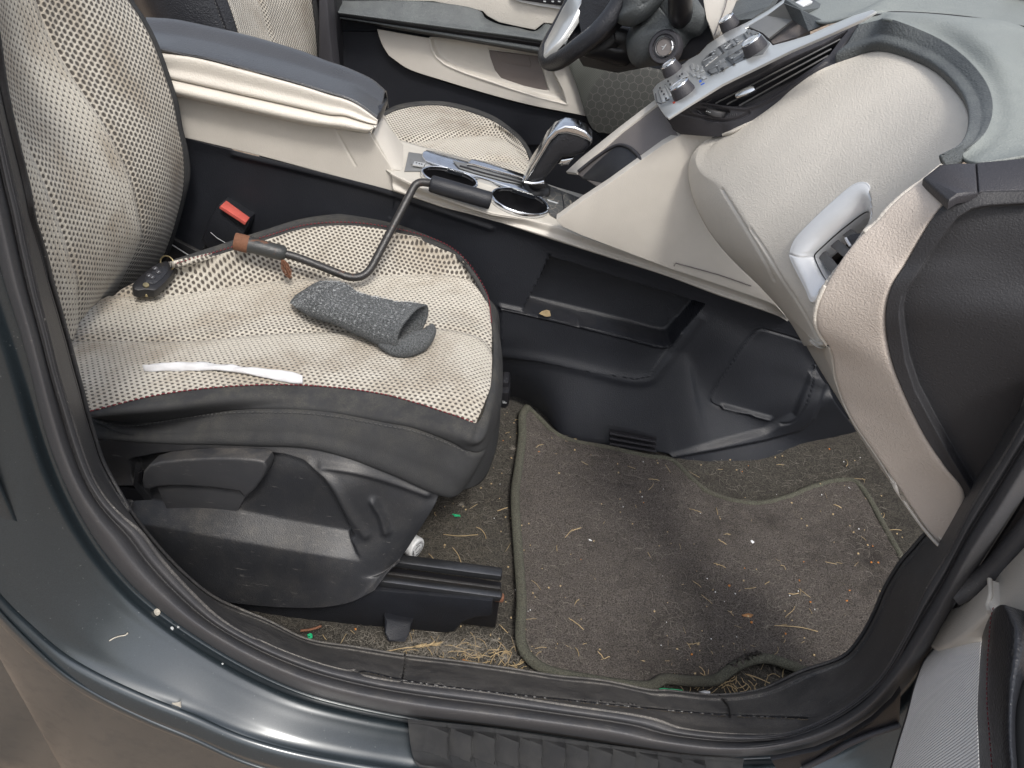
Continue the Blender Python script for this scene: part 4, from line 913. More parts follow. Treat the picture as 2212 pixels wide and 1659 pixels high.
# pair bottom edge of the face with the seam line by picture height
cum = np.r_[0, np.cumsum(np.linalg.norm(np.diff(fb_, axis=0), axis=1))]; cum /= cum[-1]
Ar = np.stack([np.interp(cum, np.linspace(0, 1, kA+1), dA[:kA+1, k]) for k in range(3)], 1)
Gfl = loft([list(map(V, fb_)), list(map(V, Ar))], nu_, 26, keep=True)
G = np.vstack([G, Gfl[1:]])
G = smoothg(G, 45)
G = relief(G, [('line', c('C',(495,1075),(560,1180),(650,1330),(720,1450),(790,1590)), .003, 2.2), ('line', c('F',(510,0),(600,130),(700,300),(820,480),(930,680)), .002, 2.0)], (1, .15, -.35))
grid('glove_panel', G, MT['beige'], dash, thick=.004, hole=vent_out, hm=-7)
# plane-ish lookup for the vent frame: nearest grid vertex
from mathutils.kdtree import KDTree
def snapper(G):
    P = G.reshape(-1, 3); q = proj(P); kd = KDTree(len(q))
    for i, (a, b) in enumerate(q): kd.insert((a, b, 0), i)
    kd.balance()
    def f(p, lift=0.0):
        s = kd.find_n((p[0], p[1], 0), 4); wsum = 0; dep = 0
        for _, i, d in s:
            w_ = 1/(d+.3); dep += w_*((V(P[i])-CAM).dot(Fw)); wsum += w_
        d = ray(p); return CAM+d*((dep/wsum-lift)/d.dot(Fw))
    return f
faceG = smoothg(coons([T_[0], (T_[0]+B_[0])/2, B_[0]], bandL, T_, face_bot, 240, 160), 500)
onface = snapper(faceG)
a, b, d = onface(c1('C',900,1450)), onface(c1('C',1290,1040)), onface(c1('F',905,440))
vn = (b-a).cross(d-a).normalized(); vn = vn if vn.dot(CAM-a) > 0 else -vn
def PVt(p, off): return PP(p, a+vn*off, vn)
vr = empty('x', None, None); bpy.data.objects.remove(vr)
NV = 90
O_ = spline([PVt(p, .002) for p in vent_out], NV, closed=True); I_ = spline([PVt(p, -.002) for p in vin], NV, closed=True)
# align ring starts
def alignring(Aa, Bb):
    k = min(range(len(Bb)), key=lambda s: np.linalg.norm(Aa-np.roll(Bb, -s, 0), axis=1).sum()); return np.roll(Bb, -k, 0)
I_ = alignring(O_, I_); vnn = np.array(vn)
I2 = alignring(O_, spline([PVt(p, .002) for p in c('C',(960,1440),(1020,1360),(1150,1240),(1290,1130),(1335,1160),(1340,1250),(1240,1420),(1120,1580))+c('F',(1005,315),(935,400),(880,290),(830,170))], NV, closed=True))
rings = [O_-vnn*.006, O_+vnn*.0015, O_*.9+I2*.1+vnn*.003, I2+vnn*.002, I_-vnn*.006, I_-vnn*.03]
Gv = np.array([np.vstack([r, r[:1]]) for r in rings])
vf = grid('side_vent', loft([list(map(V, r)) for r in Gv], NV+1, 22, keep=True, vv=[0, .05, .15, .5, .75, 1]), MT['satin'], dash, thick=.0008)
grid('vent_liner', np.array([np.vstack([r, r[:1]]) for r in (I_*1.0-vnn*.004, I_-vnn*.03, I_-vnn*.06)]), MT['black'], vf)
plate('vent_throat', [PVt(p, -.045) for p in vin], .004, MT['black'], vf)
for q0, q1 in (((1060,1395),(1200,1560)), ((1120,1330),(1270,1450)), ((1195,1275),(1330,1370)), ((1010,1440),(1110,1600))):
    p0_, p1_ = PVt(c1('C', *q0), -.016), PVt(c1('C', *q1), -.016); dd = (p1_-p0_); uu = V((.0, 0, 0)); wd = dd.cross(vn).normalized()*.0095
    boxo('vent_slat', p0_-dd*.15, dd*1.4, wd, (vn*.6+wd.normalized()*.8)*.0025, MT['slat'], vf, .0006)
tb = plate('vent_tab', [PVt(p, -.004) for p in c('C',(1195,1350),(1225,1330),(1295,1320),(1290,1350),(1240,1405),(1222,1395))], .012, MT['dark_trim'], vf, bevel=.001)
tube('tab_edge', [PVt(p, -.003) for p in c('C',(1197,1352),(1224,1398))], .0016, MT['satin'], tb, 6)
# outer band (end of the dash)
bandR = [PY(c1(*p[:3]), p[3]) for p in (('Q',505,1185,.615), ('Q',430,1270,.612), ('Q',330,1430,.610), ('Q',250,1570,.608), ('F',1400,340,.604), ('F',1362,450,.602), ('F',1350,560,.600), ('F',1362,700,.598), ('F',1400,860,.592), ('F',1480,1060,.582), ('F',1600,1300,.57), ('F',1720,1480,.56), ('F',1840,1655,.552), ('I',1735,325,.545))]
bandLf = bandL+[PY(c1(*p[:3]), p[3]) for p in (('F',1003,800,.64), ('F',1020,930,.64), ('F',1070,1080,.635), ('F',1130,1200,.625), ('F',1280,1420,.605), ('F',1440,1650,.585), ('I',1600,180,.562), ('I',1733,326,.548))]
L_ = spline(bandLf, 220); R_ = spline(bandR, 220)
mid = (L_+R_)/2
Gb = smoothg(loft([list(map(V, L_+np.array([.012, .004, 0]))), list(map(V, L_)), list(map(V, mid)), list(map(V, R_)), list(map(V, R_+np.array([.006, .006, 0])))], 220, 40, keep=True, vv=[0, .07, .5, .94, 1], lin=True), 14, 1, .5)
iB = nearidx(proj(L_), c1('F',985,770)); nT = 60
tA = spline([V(p) for p in dB[max(0, kB-10)::10]], nT); tB = spline([V(p) for p in L_[max(0, iB-3)::6]], nT)
grid('knee_fillet', loft([list(map(V, tA)), list(map(V, (tA+tB)/2)), list(map(V, tB+np.array([.002, .001, 0])))], nT, 10, keep=True), MT['beige'], dash, thick=.003)
grid('end_band', Gb, MT['beige_warm'], dash, thick=.003)
# dark end cover
cR = [PY(c1(*p[:3]), p[3]) for p in (('Q',1000,1128,.60), ('Q',1060,1300,.58), ('Q',1060,1700,.56), ('F',2300,600,.545), ('F',2212,1160,.54), ('F',2080,1400,.54), ('F',1950,1640,.54), ('I',1740,320,.54))]
q0 = [PY(c1(*p[:3]), p[3]) for p in (('Q',505,1185,.617), ('Q',560,1155,.615), ('Q',680,1138,.61), ('Q',850,1132,.605), ('Q',1000,1128,.60))]
Ec = coons(bandR, cR, q0, [bandR[-1], bandR[-1]+V((.001, 0, 0)), cR[-1]], 120, 200)
inset = c('Q',(1100,1222),(953,1225),(750,1235),(650,1255),(560,1310),(480,1410),(400,1520),(330,1640))+c('F',(1470,420),(1450,520),(1460,640),(1490,830),(1550,1010),(1650,1200),(1760,1400),(1880,1600),(2000,1800),(2600,1500),(2600,0))
Ec = relief(Ec, [('poly', inset, .014, 12)], (.3, 1, -.1))
grid('end_cover', Ec, MT['cover'], dash, thick=.003)
for pts in (c('Q',(352,1056),(455,972),(560,966),(668,966),(680,1140),(560,1162),(505,1196)), c('Q',(674,962),(953,935),(1100,900),(1100,1130),(953,1130),(686,1137))):
    y_ = [.650 if i < 3 else .63 for i in range(len(pts))]
    n_ = len(pts); plate('corner_trim', [PY(p, float(np.interp(p[1], [353, 383, 414, 431], [.650, .648, .606, .600]))) for p in pts], .008, MT['dark_trim'], dash, bevel=.002)
# wrap + top pad
Wp = [('J',1950,610,1.075), ('J',2212,520,1.06), ('Q',120,308,1.03), ('Q',370,395,.96), ('Q',560,560,.86), ('Q',630,740,.76), ('Q',580,905,.695), ('Q',460,970,.67)]
Wo = [('J',2160,240,1.10), ('J',2330,200,1.09), ('Q',150,110,1.05), ('Q',450,230,.98), ('Q',680,420,.87), ('Q',765,600,.79), ('Q',720,790,.72), ('Q',585,912,.69)]
Wa = [PY(c1(*p[:3]), p[3]) for p in Wp]; Wb = [PY(c1(*p[:3]), p[3]) for p in Wo]
Wm = [(a_+b_)/2+V((0, 0, .002)) for a_, b_ in zip(Wa, Wb)]
Wi = [p+V((.006, .0, -.006)) for p in Wa]
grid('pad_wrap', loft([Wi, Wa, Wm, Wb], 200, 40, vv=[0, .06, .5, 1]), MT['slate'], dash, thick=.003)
Pt1 = [PY(c1(*p[:3]), p[3]) for p in (('J',2200,165,1.12), ('J',2400,130,1.12), ('Q',200,82,1.09), ('Q',500,130,1.02), ('Q',780,300,.90), ('Q',900,560,.81), ('Q',860,820,.72), ('Q',672,962,.665))]
Pt2 = [PY(c1(*p[:3]), p[3]) for p in (('J',2190,140,1.13), ('J',2500,130,1.15), ('Q',260,72,1.14), ('Q',560,95,1.10), ('Q',953,160,1.05), ('Q',1200,500,.95), ('Q',1200,800,.80), ('Q',1050,905,.66))]
Pt0 = [(a_*.8+b_*.2)+V((0, 0, -.002)) for a_, b_ in zip(Wb, Pt1)]
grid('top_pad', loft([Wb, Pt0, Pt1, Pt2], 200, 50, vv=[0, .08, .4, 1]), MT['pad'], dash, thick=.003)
tube('seam_line', spline([PY(p, y) for p, y in zip(c('J',(2200,145),(2400,148))+c('Q',(150,78),(450,90),(720,122),(953,166),(1200,240)), (1.12, 1.12, 1.13, 1.11, 1.08, 1.05, 1.0))], 60), .0022, MT['black'], dash, 6)
Pu0 = [PY(p, y) for p, y in zip(c('J',(1640,110),(1850,215),(2212,130),(2500,120))+c('Q',(260,70),(560,92),(953,158),(1250,250)), (1.30, 1.17, 1.135, 1.14, 1.14, 1.11, 1.06, 1.0))]
Pu1 = [PY(p, y) for p, y in zip(c('J',(1780,-60),(2000,-100),(2400,-120),(2700,-100))+c('Q',(300,-150),(700,-80),(1000,0),(1300,100)), (1.42, 1.4, 1.36, 1.33, 1.3, 1.25, 1.2, 1.1))]
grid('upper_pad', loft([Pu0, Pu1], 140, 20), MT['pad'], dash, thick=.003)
tube('windscreen_edge', spline([PY(p, y-.01) for p, y in zip(c('Q',(620,-60),(850,20),(953,70),(1150,170)), (1.28, 1.22, 1.17, 1.08))], 24), .006, MT['slate'], dash, 8)
boxo('windscreen_sill', PY(c1('Q',860,-30), 1.2), V((.5, -.25, .05)), V((.1, .3, .02)), V((0, 0, .01)), MT['black'], dash, .002)
# centre vent housing
ho_t = [PY(c1(*p[:3]), p[3]) for p in (('J',312,1142,1.155), ('J',560,1000,1.150), ('J',850,815,1.143), ('J',1200,645,1.137), ('J',1500,500,1.13), ('J',1900,328,1.125), ('J',2212,190,1.12))]
ho_b = [PY(c1(*p[:3]), p[3]) for p in (('J',440,1300,1.165), ('J',850,1322,1.125), ('J',950,1295,1.113), ('J',1250,1112,1.10), ('J',1750,702,1.08), ('J',1950,612,1.075), ('J',2212,522,1.06))]
ho_r = [ho_t[-1], PY(c1('J',2180,350), 1.095), ho_b[-1]]
ho_l = [ho_t[0], PY(c1('J',350,1210), 1.16), ho_b[0]]
H_ = coons(ho_l, ho_r, ho_t, ho_b, 260, 120)
op = c('J',(650,985),(850,895),(1000,830),(1250,700),(1500,575),(1800,440),(2050,300),(1990,370),(1880,520),(1800,590),(1640,700),(1500,800),(1300,930),(1150,1000),(1070,1028),(900,1018))
sx = c('J',(560,1075),(575,1045),(900,1060),(915,1085),(860,1135),(640,1100))
H_ = relief(H_, [('poly', op, .045, 3), ('line', c('J',(555,1000),(700,1010),(1050,1060),(1150,1040),(1400,920),(1850,600)), -.003, 3), ('line', c('J',(400,1090),(850,1170),(1000,1140),(1100,1090)), .003, 2.5), ('poly', sx, .008, 2), ('line', c('J',(2190,210),(2090,360),(2000,480)), .003, 2)], (.75, .45, -.45))
cvn = grid('center_vent', H_, MT['dark_trim'], dash, thick=.004)
onH = snapper(coons(ho_l, ho_r, ho_t, ho_b, 260, 120))
for q0_, q1_ in (((780,1000),(1990,380)), ((890,1010),(1900,475)), ((1010,1022),(1870,540)), ((690,985),(1960,330))):
    pts = [onH(c1('J', q0_[0]+(q1_[0]-q0_[0])*s_, q0_[1]+(q1_[1]-q0_[1])*s_), -.006) for s_ in np.linspace(0, 1, 10)]
    tube('vent_slat', pts, .0026, MT['slat'], cvn, 8, flat=.5)
tb = plate('vent_tab', [onH(p, .006) for p in c('J',(965,905),(1060,850),(1120,822),(1150,835),(1165,870),(1080,920),(985,955),(968,940))], .014, MT['chrome'], cvn, bevel=.002)
wh = onH(c1('J',760,1090), .002)
wx = (onH(c1('J',860,1120), .002)-onH(c1('J',660,1060), .002)).normalized()
wz = (onH(c1('J',760,1060), 0)-onH(c1('J',740,1130), 0)).normalized()
nn = wx.cross(wz).normalized(); nn = nn if nn.dot(CAM-wh) > 0 else -nn
whl = lathe('thumb_wheel', wh-nn*.012-wz*.004, wz, [(.001, 0), (.0165, 0), (.0172, .001), (.0172, .007), (.0165, .008), (.001, .008)], MT['rubber'], cvn, 48)
for s_ in (-3, 0, 3):
    lathe('wheel_dot', wh+nn*.0062-wx*.006+wx*s_*.0009+wz*.0005, nn, [(.0009, 0), (.0007, .0004), (.0001, .0005)], MT['lmark'], whl, 10)
for a_, b_ in (((525,1040),(555,1100)), ((555,1065),(530,1075)), ((925,1100),(920,1120)), ((945,1100),(940,1122)), ((965,1100),(960,1120)), ((985,1095),(980,1118))):
    tube('vent_symbol', [onH(c1('J', *a_), .001), onH(c1('J', *b_), .001)], .0006, MT['rubber'], cvn, 5)
plate('stack_lower', [PY(p, y) for p, y in zip(c('J',(312,1142),(560,1010),(850,1322),(560,1285),(440,1300),(370,1260)), (1.158, 1.155, 1.135, 1.17, 1.18, 1.17))], .01, MT['dark_trim'], dash, bevel=.001)
# control panel
k1, k2, k3 = PY(c1('J',310,1110), 1.155), PY(c1('J',560,570), 1.38), PY(c1('J',1350,430), 1.15)
pn = (k2-k1).cross(k3-k1).normalized(); pn = pn if pn.dot(CAM-k1) > 0 else -pn
def PK(p, off=0.0): return PP(p, k1+pn*off, pn)
def PKc(pts, off=0.0): return [PK(p, off) for p in c('J', *pts)]
outl = [(170,870),(210,815),(290,765),(430,650),(520,575),(620,520),(700,430),(790,370),(880,310),(1010,250),(1130,190),(1300,90),(1440,-10),(1560,-90),(1600,-60),(1470,20),(1280,140),(1120,235),(1060,270),(1180,310),(1300,400),(1335,435),(1500,392),(1700,330),(1900,238),(2120,145),(2300,90),(2330,105),(2212,180),(1900,322),(1500,492),(1200,640),(850,810),(560,988),(322,1140),(290,1120),(240,1050),(190,960)]
ctl = plate('control_panel', PKc(outl, .004), .0035, MT['silver'], dash, bevel=.0012)
key = [(640,600),(690,540),(800,455),(900,395),(1000,345),(1060,315),(1095,285),(1150,290),(1230,330),(1310,420),(1240,520),(1080,560),(900,650),(800,710),(740,722),(680,690),(645,640)]
kp = plate('keypad', PKc(key, .0048), .003, MT['gunmetal'], ctl, bevel=.001)
for q in ([(650,625),(770,560),(790,585),(670,645)], [(770,560),(900,480),(915,500),(790,585)], [(905,480),(1035,390),(1045,405),(920,500)]):
    pass
def key_(pts, mat='silver', off=.0062): return plate('button', PKc(pts, off), .002, MT[mat], ctl, bevel=.0006)
for q in ([(655,610),(700,560),(780,510),(800,545),(680,640)], [(710,530),(800,455),(850,510),(805,540)], [(860,420),(940,370),(985,430),(900,475)], [(950,365),(1010,345),(1042,385),(990,425)],
          [(700,685),(730,715),(800,690),(780,650)], [(790,640),(870,600),(900,640),(815,690)], [(700,680),(790,600),(860,560),(880,590),(790,640)], [(930,550),(1050,480),(1070,520),(960,590)], [(900,500),(1040,420),(1060,450),(900,545)],
          [(1075,300),(1110,275),(1130,300),(1095,325)], [(1115,300),(1150,290),(1175,325),(1130,340)], [(1160,305),(1200,310),(1225,345),(1180,350)]):
    key_(q, 'gunmetal')
for q in ([(800,455),(825,445),(862,500),(848,512)], [(720,520),(745,512),(735,545),(715,550)], [(890,400),(915,388),(925,402),(905,415)], [(920,430),(950,420),(955,445),(935,452)], [(875,555),(905,545),(965,610),(945,622)], [(970,500),(1000,485),(1015,505),(985,515)], [(1030,535),(1055,520),(1060,550),(1045,560)], [(820,665),(855,648),(860,670),(840,680)], [(1045,330),(1060,325),(1105,385),(1090,390)], [(695,688),(705,680),(745,715),(730,718)]):
    plate('display_slot', PKc(q, .0066), .001, MT['black'], ctl)
for a_, b_ in (((870,470),(925,425)), ((960,560),(1040,505)), ((660,590),(740,545)), ((780,620),(830,600)), ((930,385),(985,355)), ((1020,470),(1060,450)), ((1000,545),(1080,490))):
    tube('key_line', [PK(p, .0066) for p in c('J', a_, b_)], .0006, MT['lmark'], ctl, 5)
for (x_, y_) in ((745,500),(770,490),(760,520),(990,380),(1000,400),(870,440),(890,465),(720,600),(745,570),(820,590),(790,635),(940,560),(1050,465)):
    plate('key_symbol', PKc([(x_-9, y_-2), (x_+8, y_-7), (x_+9, y_+1), (x_-8, y_+7)], .0070), .0004, MT['lmark'], ctl)
# small button field left of the keypad
for i in range(3):
    for j in range(2):
        x_, y_ = 560+i*40+j*25-(0), 640-i*(-22)+j*60; q = [(x_-22, y_-24), (x_+14, y_-34), (x_+24, y_+18), (x_-12, y_+28)]
        if j == 0: q = [(530+i*45, 625+i*12), (560+i*45, 610+i*12), (580+i*42, 660+i*12), (548+i*42, 672+i*12)]
        else: q = [(520+i*48, 690+i*20), (560+i*48, 678+i*20), (600+i*46, 722+i*14), (566+i*46, 738+i*14)]
        plate('preset_button', PKc(q, .0062), .002, MT['silver'], ctl, bevel=.0006)
for (q) in ([(225,880),(262,870),(300,980),(262,990)], [(250,868),(290,850),(330,950),(300,965)], [(285,825),(300,820),(355,925),(340,930)], [(300,818),(350,780),(395,850),(350,880)], [(400,730),(450,695),(500,740),(440,770)], [(450,690),(480,672),(520,730),(490,745)]):
    plate('climate_button', PKc(q, .0058), .0016, MT['silver'], ctl, bevel=.0005)
for (x_, y_) in ((242,850),(258,882),(280,910),(300,950),(320,785),(340,815),(355,855),(432,735),(455,715),(465,765),(480,790),(360,880)):
    plate('climate_symbol', PKc([(x_-8, y_-6), (x_+6, y_-10), (x_+8, y_+5), (x_-6, y_+9)], .0066), .0004, MT['mark'], ctl)
for a_, b_ in (((200,905),(215,990)), ((215,990),(258,1005)), ((228,880),(262,985)), ((262,985),(330,965)), ((292,815),(350,930))):
    tube('panel_line', [PK(p, .0046) for p in c('J', a_, b_)], .0006, MT['mark'], ctl, 5)
plate('status_light', PKc([(362,985),(385,978),(390,995),(368,1002)], .0046), .0005, MT['redmark'], ctl)
for q in ([(622,778),(640,770),(645,788),(625,798)],): plate('cold_mark', PKc(q, .0046), .0005, MT['bluemark'], ctl)
plate('cold_mark', PKc([(635,815),(672,798),(674,804),(640,824)], .0046), .0005, MT['bluemark'], ctl)
for (bx, by, tx, ty, r) in ((482,915,445,800,.0158), (375,705,345,635,.0148), (1180,500,1155,405,.0150), (930,270,920,185,.0140)):
    b0_ = PK(c1('J', bx, by), .003)
    kn = lathe('control_knob', b0_, pn, [(r*1.12, 0), (r*1.14, .004), (r*1.02, .013), (r*.97, .0175), (r*.90, .019), (.0001, .0185)], MT['dark_trim'], ctl, 48)
    lathe('knob_ring', b0_+pn*.0172, pn, [(r*.96, 0), (r*.99, .0008), (r*.96, .0022), (r*.88, .0026), (r*.84, .0018)], MT['chrome'], kn, 48, cap=False)
    lathe('knob_cap', b0_+pn*.0185, pn, [(r*.84, 0), (r*.80, .0006), (.0001, .001)], MT['silver'], kn, 40)
    lathe('knob_mark', b0_+pn*.0196, pn, [(r*.22, 0), (r*.20, .0003), (.0001, .0003)], MT['lmark'], kn, 20)
# storage recess on top of the stack
def QK(pts, yv): return [PY(p, y) for p, y in zip(c('J', *pts), yv)]
plate('tray_back', QK([(1440,30),(1600,95),(1850,215),(1860,225),(1680,300),(1520,190),(1490,150)], (1.28,1.25,1.19,1.18,1.20,1.27,1.29)), .004, MT['slate'], dash)
plate('tray_wall', QK([(1440,28),(1520,195),(1295,370),(1240,320),(1100,255),(1280,150)], (1.28,1.27,1.26,1.27,1.31,1.3)), .004, MT['gunmetal'], dash)
plate('tray_base', QK([(1520,190),(1690,300),(1560,360),(1340,425),(1295,375)], (1.30,1.25,1.24,1.26,1.28)), .004, MT['taupe'], dash)
boxo('hazard_button', PY(c1('J',1545,45), 1.30), PY(c1('J',1620,85), 1.28)-PY(c1('J',1545,45), 1.30), PY(c1('J',1640,0), 1.33)-PY(c1('J',1545,45), 1.30), V((0, 0, .004)), MT['satin'], dash, .001)
boxo('hazard_base', PY(c1('J',1450,-10), 1.31), PY(c1('J',1620,95), 1.26)-PY(c1('J',1450,-10), 1.31), V((.05, .05, 0)), V((0, 0, -.01)), MT['slate'], dash, .001)
# driver side of the dash
plate('driver_panel', QK([(660,0),(740,-60),(1010,-60),(1000,0),(920,160),(800,340),(760,360),(690,170)], (1.5,1.5,1.48,1.48,1.44,1.42,1.43,1.46)), .01, MT['beige_smooth'], dash, bevel=.002)
tube('driver_panel_seam', QK([(905,-60),(870,80),(770,340)], (1.49,1.46,1.42)), .001, MT['taupe'], dash, 5)
plate('driver_dark_panel', QK([(1000,-40),(1380,-60),(1300,60),(1130,180),(960,200),(925,160)], (1.5,1.45,1.4,1.38,1.42,1.43)), .01, MT['slate'], dash)
plate('knee_panel', QK([(700,150),(860,280),(700,430),(560,560),(300,600),(100,640),(-200,700),(-500,640),(-700,300),(0,250)], (1.5,1.46,1.44,1.45,1.5,1.55,1.62,1.7,1.75,1.6)), .01, MT['black'], dash)
# ================================================================== STEERING
sw_ = empty('steering_wheel', 'black leather steering wheel with polished silver lower spoke, partly out of frame', 'steering wheel'); sw_.location = (.1, 1.68, .72)
def rimpts():
    o_ = c('L',(560,-30),(440,230),(345,420),(300,545),(335,640),(430,680),(520,660),(600,598),(760,470),(900,330),(1010,210),(1110,80),(1180,-40))
    return o_
rp = [PY(p, y) for p, y in zip(c('L',(1160,-120),(1060,60),(960,200),(850,320),(700,440),(560,545),(455,600),(385,590),(370,520),(420,400),(500,260),(590,90),(660,-80)), (1.52, 1.515, 1.51, 1.51, 1.52, 1.54, 1.57, 1.60, 1.64, 1.68, 1.71, 1.74, 1.76))]
tube('rim', spline(rp, 80), [.017]*80, MT['leather'], sw_, 20)
sp_ = plate('spoke_trim', [PY(p, y) for p, y in zip(c('L',(600,-60),(740,-60),(690,100),(610,230),(520,360),(420,470),(335,540),(345,430),(440,240),(530,80)), (1.66,1.62,1.60,1.585,1.57,1.565,1.57,1.63,1.66,1.68))], .012, MT['satin'], sw_, bevel=.004)
sp_.data.materials.clear(); sp_.data.materials.append(MT['silver'])
plate('hub_cover', [PY(p, y) for p, y in zip(c('L',(700,-60),(1150,-80),(1110,60),(1040,200),(900,330),(740,450),(600,540),(480,560),(560,400),(660,240),(700,100)), (1.60,1.55,1.55,1.55,1.55,1.56,1.57,1.58,1.60,1.61,1.61))], .03, MT['leather'], sw_, bevel=.008)
def blob(name, pts, yv, mat, parent, bulge=.05, n=60, back=.06):
    """rounded solid whose outline lies at depth y and which swells towards the viewer"""
    P = np.array([list(PY(p, y)) for p, y in zip(pts, interp_list(yv, len(pts)) if isinstance(yv, (list, tuple)) else [yv]*len(pts))])
    R0 = spline(P, n, closed=True); ce = R0.mean(0)
    rows_ = []
    for s_, h_ in ((1.0, -back), (1.0, 0), (.97, .25), (.90, .48), (.78, .70), (.6, .86), (.35, .97), (.02, 1.0)):
        q = ce+(R0-ce)*s_+np.array([0, -1, .25])*(h_*bulge if h_ > 0 else 0)+(np.array([0, back, 0]) if h_ < 0 else 0); rows_.append(np.vstack([q, q[:1]]))
    return grid(name, np.array(rows_), MT[mat], parent, thick=.001)
blob('column_pad', c('L',(1120,-80),(1080,80),(1045,200),(1170,262),(1300,220),(1420,130),(1530,0),(1560,-80)), 1.52, 'slate', sw_, .05)
col_ = empty('steering_column', 'black steering column shroud with round ignition lock and stalk', 'steering column'); col_.location = (.3, 1.55, .7)
blob('column_shroud', c('L',(1330,-60),(1280,200),(1200,330),(1150,470),(1220,640),(1400,640),(1560,625),(1720,580),(1860,480),(1960,390),(1930,160),(1830,0),(1740,-80)), [1.56,1.52,1.52,1.53,1.56,1.5,1.48], 'slate', col_, .06)
blob('shroud_hollow', c('L',(1000,230),(900,330),(700,520),(900,590),(1210,640),(1330,560),(1300,330),(1180,260)), 1.60, 'black', col_, .02)
ic = PY(c1('L',1525,462), 1.455); iax = V((-.45, -.85, .30)).normalized()
blob('lock_boss', c('L',(1390,450),(1420,350),(1500,290),(1600,300),(1680,370),(1690,470),(1640,580),(1560,630),(1460,610),(1400,540)), 1.47, 'slate', col_, .015)
lk = lathe('ignition_lock', ic, iax, [(.030, -.01), (.030, .006), (.027, .010), (.022, .010), (.0205, .006), (.0165, .005)], MT['dark_trim'], col_, 48)
lathe('lock_ring', ic+iax*.006, iax, [(.0165, -.002), (.0170, .003), (.0155, .0045), (.0148, .003)], MT['chrome'], lk, 40, cap=False)
lathe('lock_face', ic+iax*.0062, iax, [(.0149, 0), (.014, .001), (.0001, .001)], MT['taupe'], lk, 40)
sx_ = iax.cross(V((0, 0, 1))).normalized(); sz_ = sx_.cross(iax).normalized()
tube('key_slot', [ic+iax*.0075-sz_*.005+sx_*.002, ic+iax*.0075+sz_*.005-sx_*.002], .0011, MT['lmark'], lk, 6)
tube('key_slot', [ic+iax*.0075, ic+iax*.0075+sx_*.005], .0009, MT['lmark'], lk, 6)
tube('stalk', spline([PY(p, y) for p, y in zip(c('L',(1660,-160),(1665,0),(1668,120),(1672,230)), (1.42,1.44,1.46,1.5))], 24), [.021]*10+[.0215]*6+[.020]*8, MT['black'], col_, 24)
tube('stalk_boot', spline([PY(p, 1.475) for p in c('L',(1590,150),(1600,250),(1680,295),(1770,260),(1810,160),(1790,70))], 40), .0035, MT['dark_trim'], col_, 10)
# ================================================================== DRIVER DOOR
YD = 1.95
dd_ = empty('car_door', 'closed driver door seen across the cabin, beige and black with storage pocket', 'car door', 'front doors'); dd_.location = (0, 1.95, .2)
bx = [c1('A',1800,-300), (c1('L',2212,-200))]
corners = [PY((560, -160), YD), PY((1750, -160), YD), PY((1750, 520), YD), PY((560, 520), YD)]
plate('door_shell', corners, .03, MT['dark'], dd_, normal=(0, -1, 0))
up_b = c('B',(-100,-30),(20,-5),(640,10),(950,72),(975,100),(1050,140),(1160,165),(1275,188),(1310,160),(1330,145),(1400,150),(1500,160))
plate('upper_panel', ys(up_b+c('B',(1500,-120),(-100,-120)), 1.925), .02, MT['beige'], dd_, bevel=.003)
ar0 = c('B',(-60,-10),(20,0),(640,12),(940,72),(965,110),(1050,150),(1160,170),(1275,192),(1315,165),(1335,148),(1400,160),(1500,180)); ar1 = c('B',(-60,40),(30,52),(640,130),(1200,205),(1500,250)); ar2 = c('B',(-60,70),(30,82),(640,165),(1200,240),(1500,290)); ar3 = c('B',(-60,100),(30,110),(640,215),(1300,330),(1500,365))
ar2b = c('B',(-60,78),(30,90),(640,175),(1200,252),(1500,300))
grid('armrest', loft([ys(ar0, 1.925), ys(ar1, 1.885), ys(ar2, 1.875), ys(ar2b, 1.885), ys(ar3, 1.90), ys(ar3, 1.94)], 120, 40, vv=[0, .4, .6, .66, .92, 1]), MT['slate'], dd_, thick=.004)
grid('armrest_underside', loft([ys(ar2b, 1.880), ys([(x, y+3) for x, y in ar3], 1.898)], 80, 8), MT['black'], dd_, thick=.003)
wp = plate('window_switches', ys(c('B',(1120,-20),(1460,20),(1440,60),(1300,38),(1190,16),(1130,-5)), 1.915), .012, MT['satin'], dd_, bevel=.002)
plate('switch_inlay', ys(c('B',(1150,-40),(1470,0),(1450,38),(1330,22),(1180,0)), 1.908), .01, MT['black'], wp, bevel=.001)
for x_ in (1335, 1385, 1425): plate('switch_symbol', ys(c('B',(x_-8,4),(x_+8,6),(x_+7,14),(x_-8,12)), 1.9075), .001, MT['lmark'], wp)
lo = c('B',(292,182),(620,238),(1000,285),(1320,335),(1480,362),(1500,400),(1545,560),(1592,722),(1400,690),(1250,655),(1000,590),(700,500),(480,425),(390,365),(330,290),(305,230))
Gd = coons(ys(c('B',(292,182),(305,230),(330,290),(365,345)), 1.92), ys(c('B',(1485,360),(1545,560),(1592,722)), 1.92), ys(c('B',(292,182),(620,238),(1000,285),(1485,360)), 1.92), ys(c('B',(365,345),(480,425),(700,500),(1000,590),(1250,655),(1592,722)), 1.92), 240, 90)
rec = c('B',(625,242),(640,300),(665,350),(720,395),(850,450),(1000,495),(1100,535),(1300,600),(1465,640),(1440,560),(1330,345),(1000,290))
brn = c('B',(980,312),(1290,350),(1320,440),(1358,578),(1300,570),(1200,548),(1060,500),(1020,450),(992,370))
Gd = relief(Gd, [('poly', rec, .018, 5), ('poly', brn, .006, 3), ('line', c('B',(625,245),(650,330),(715,395),(850,455),(1100,540),(1465,642)), -.003, 4)], (0, 1, 0))
grid('lower_panel', Gd, MT['beige_smooth'], dd_, thick=.004)
pk = plate('pocket_liner', ys(brn, 1.9405), .004, MT['taupe'], dd_, bevel=.001)
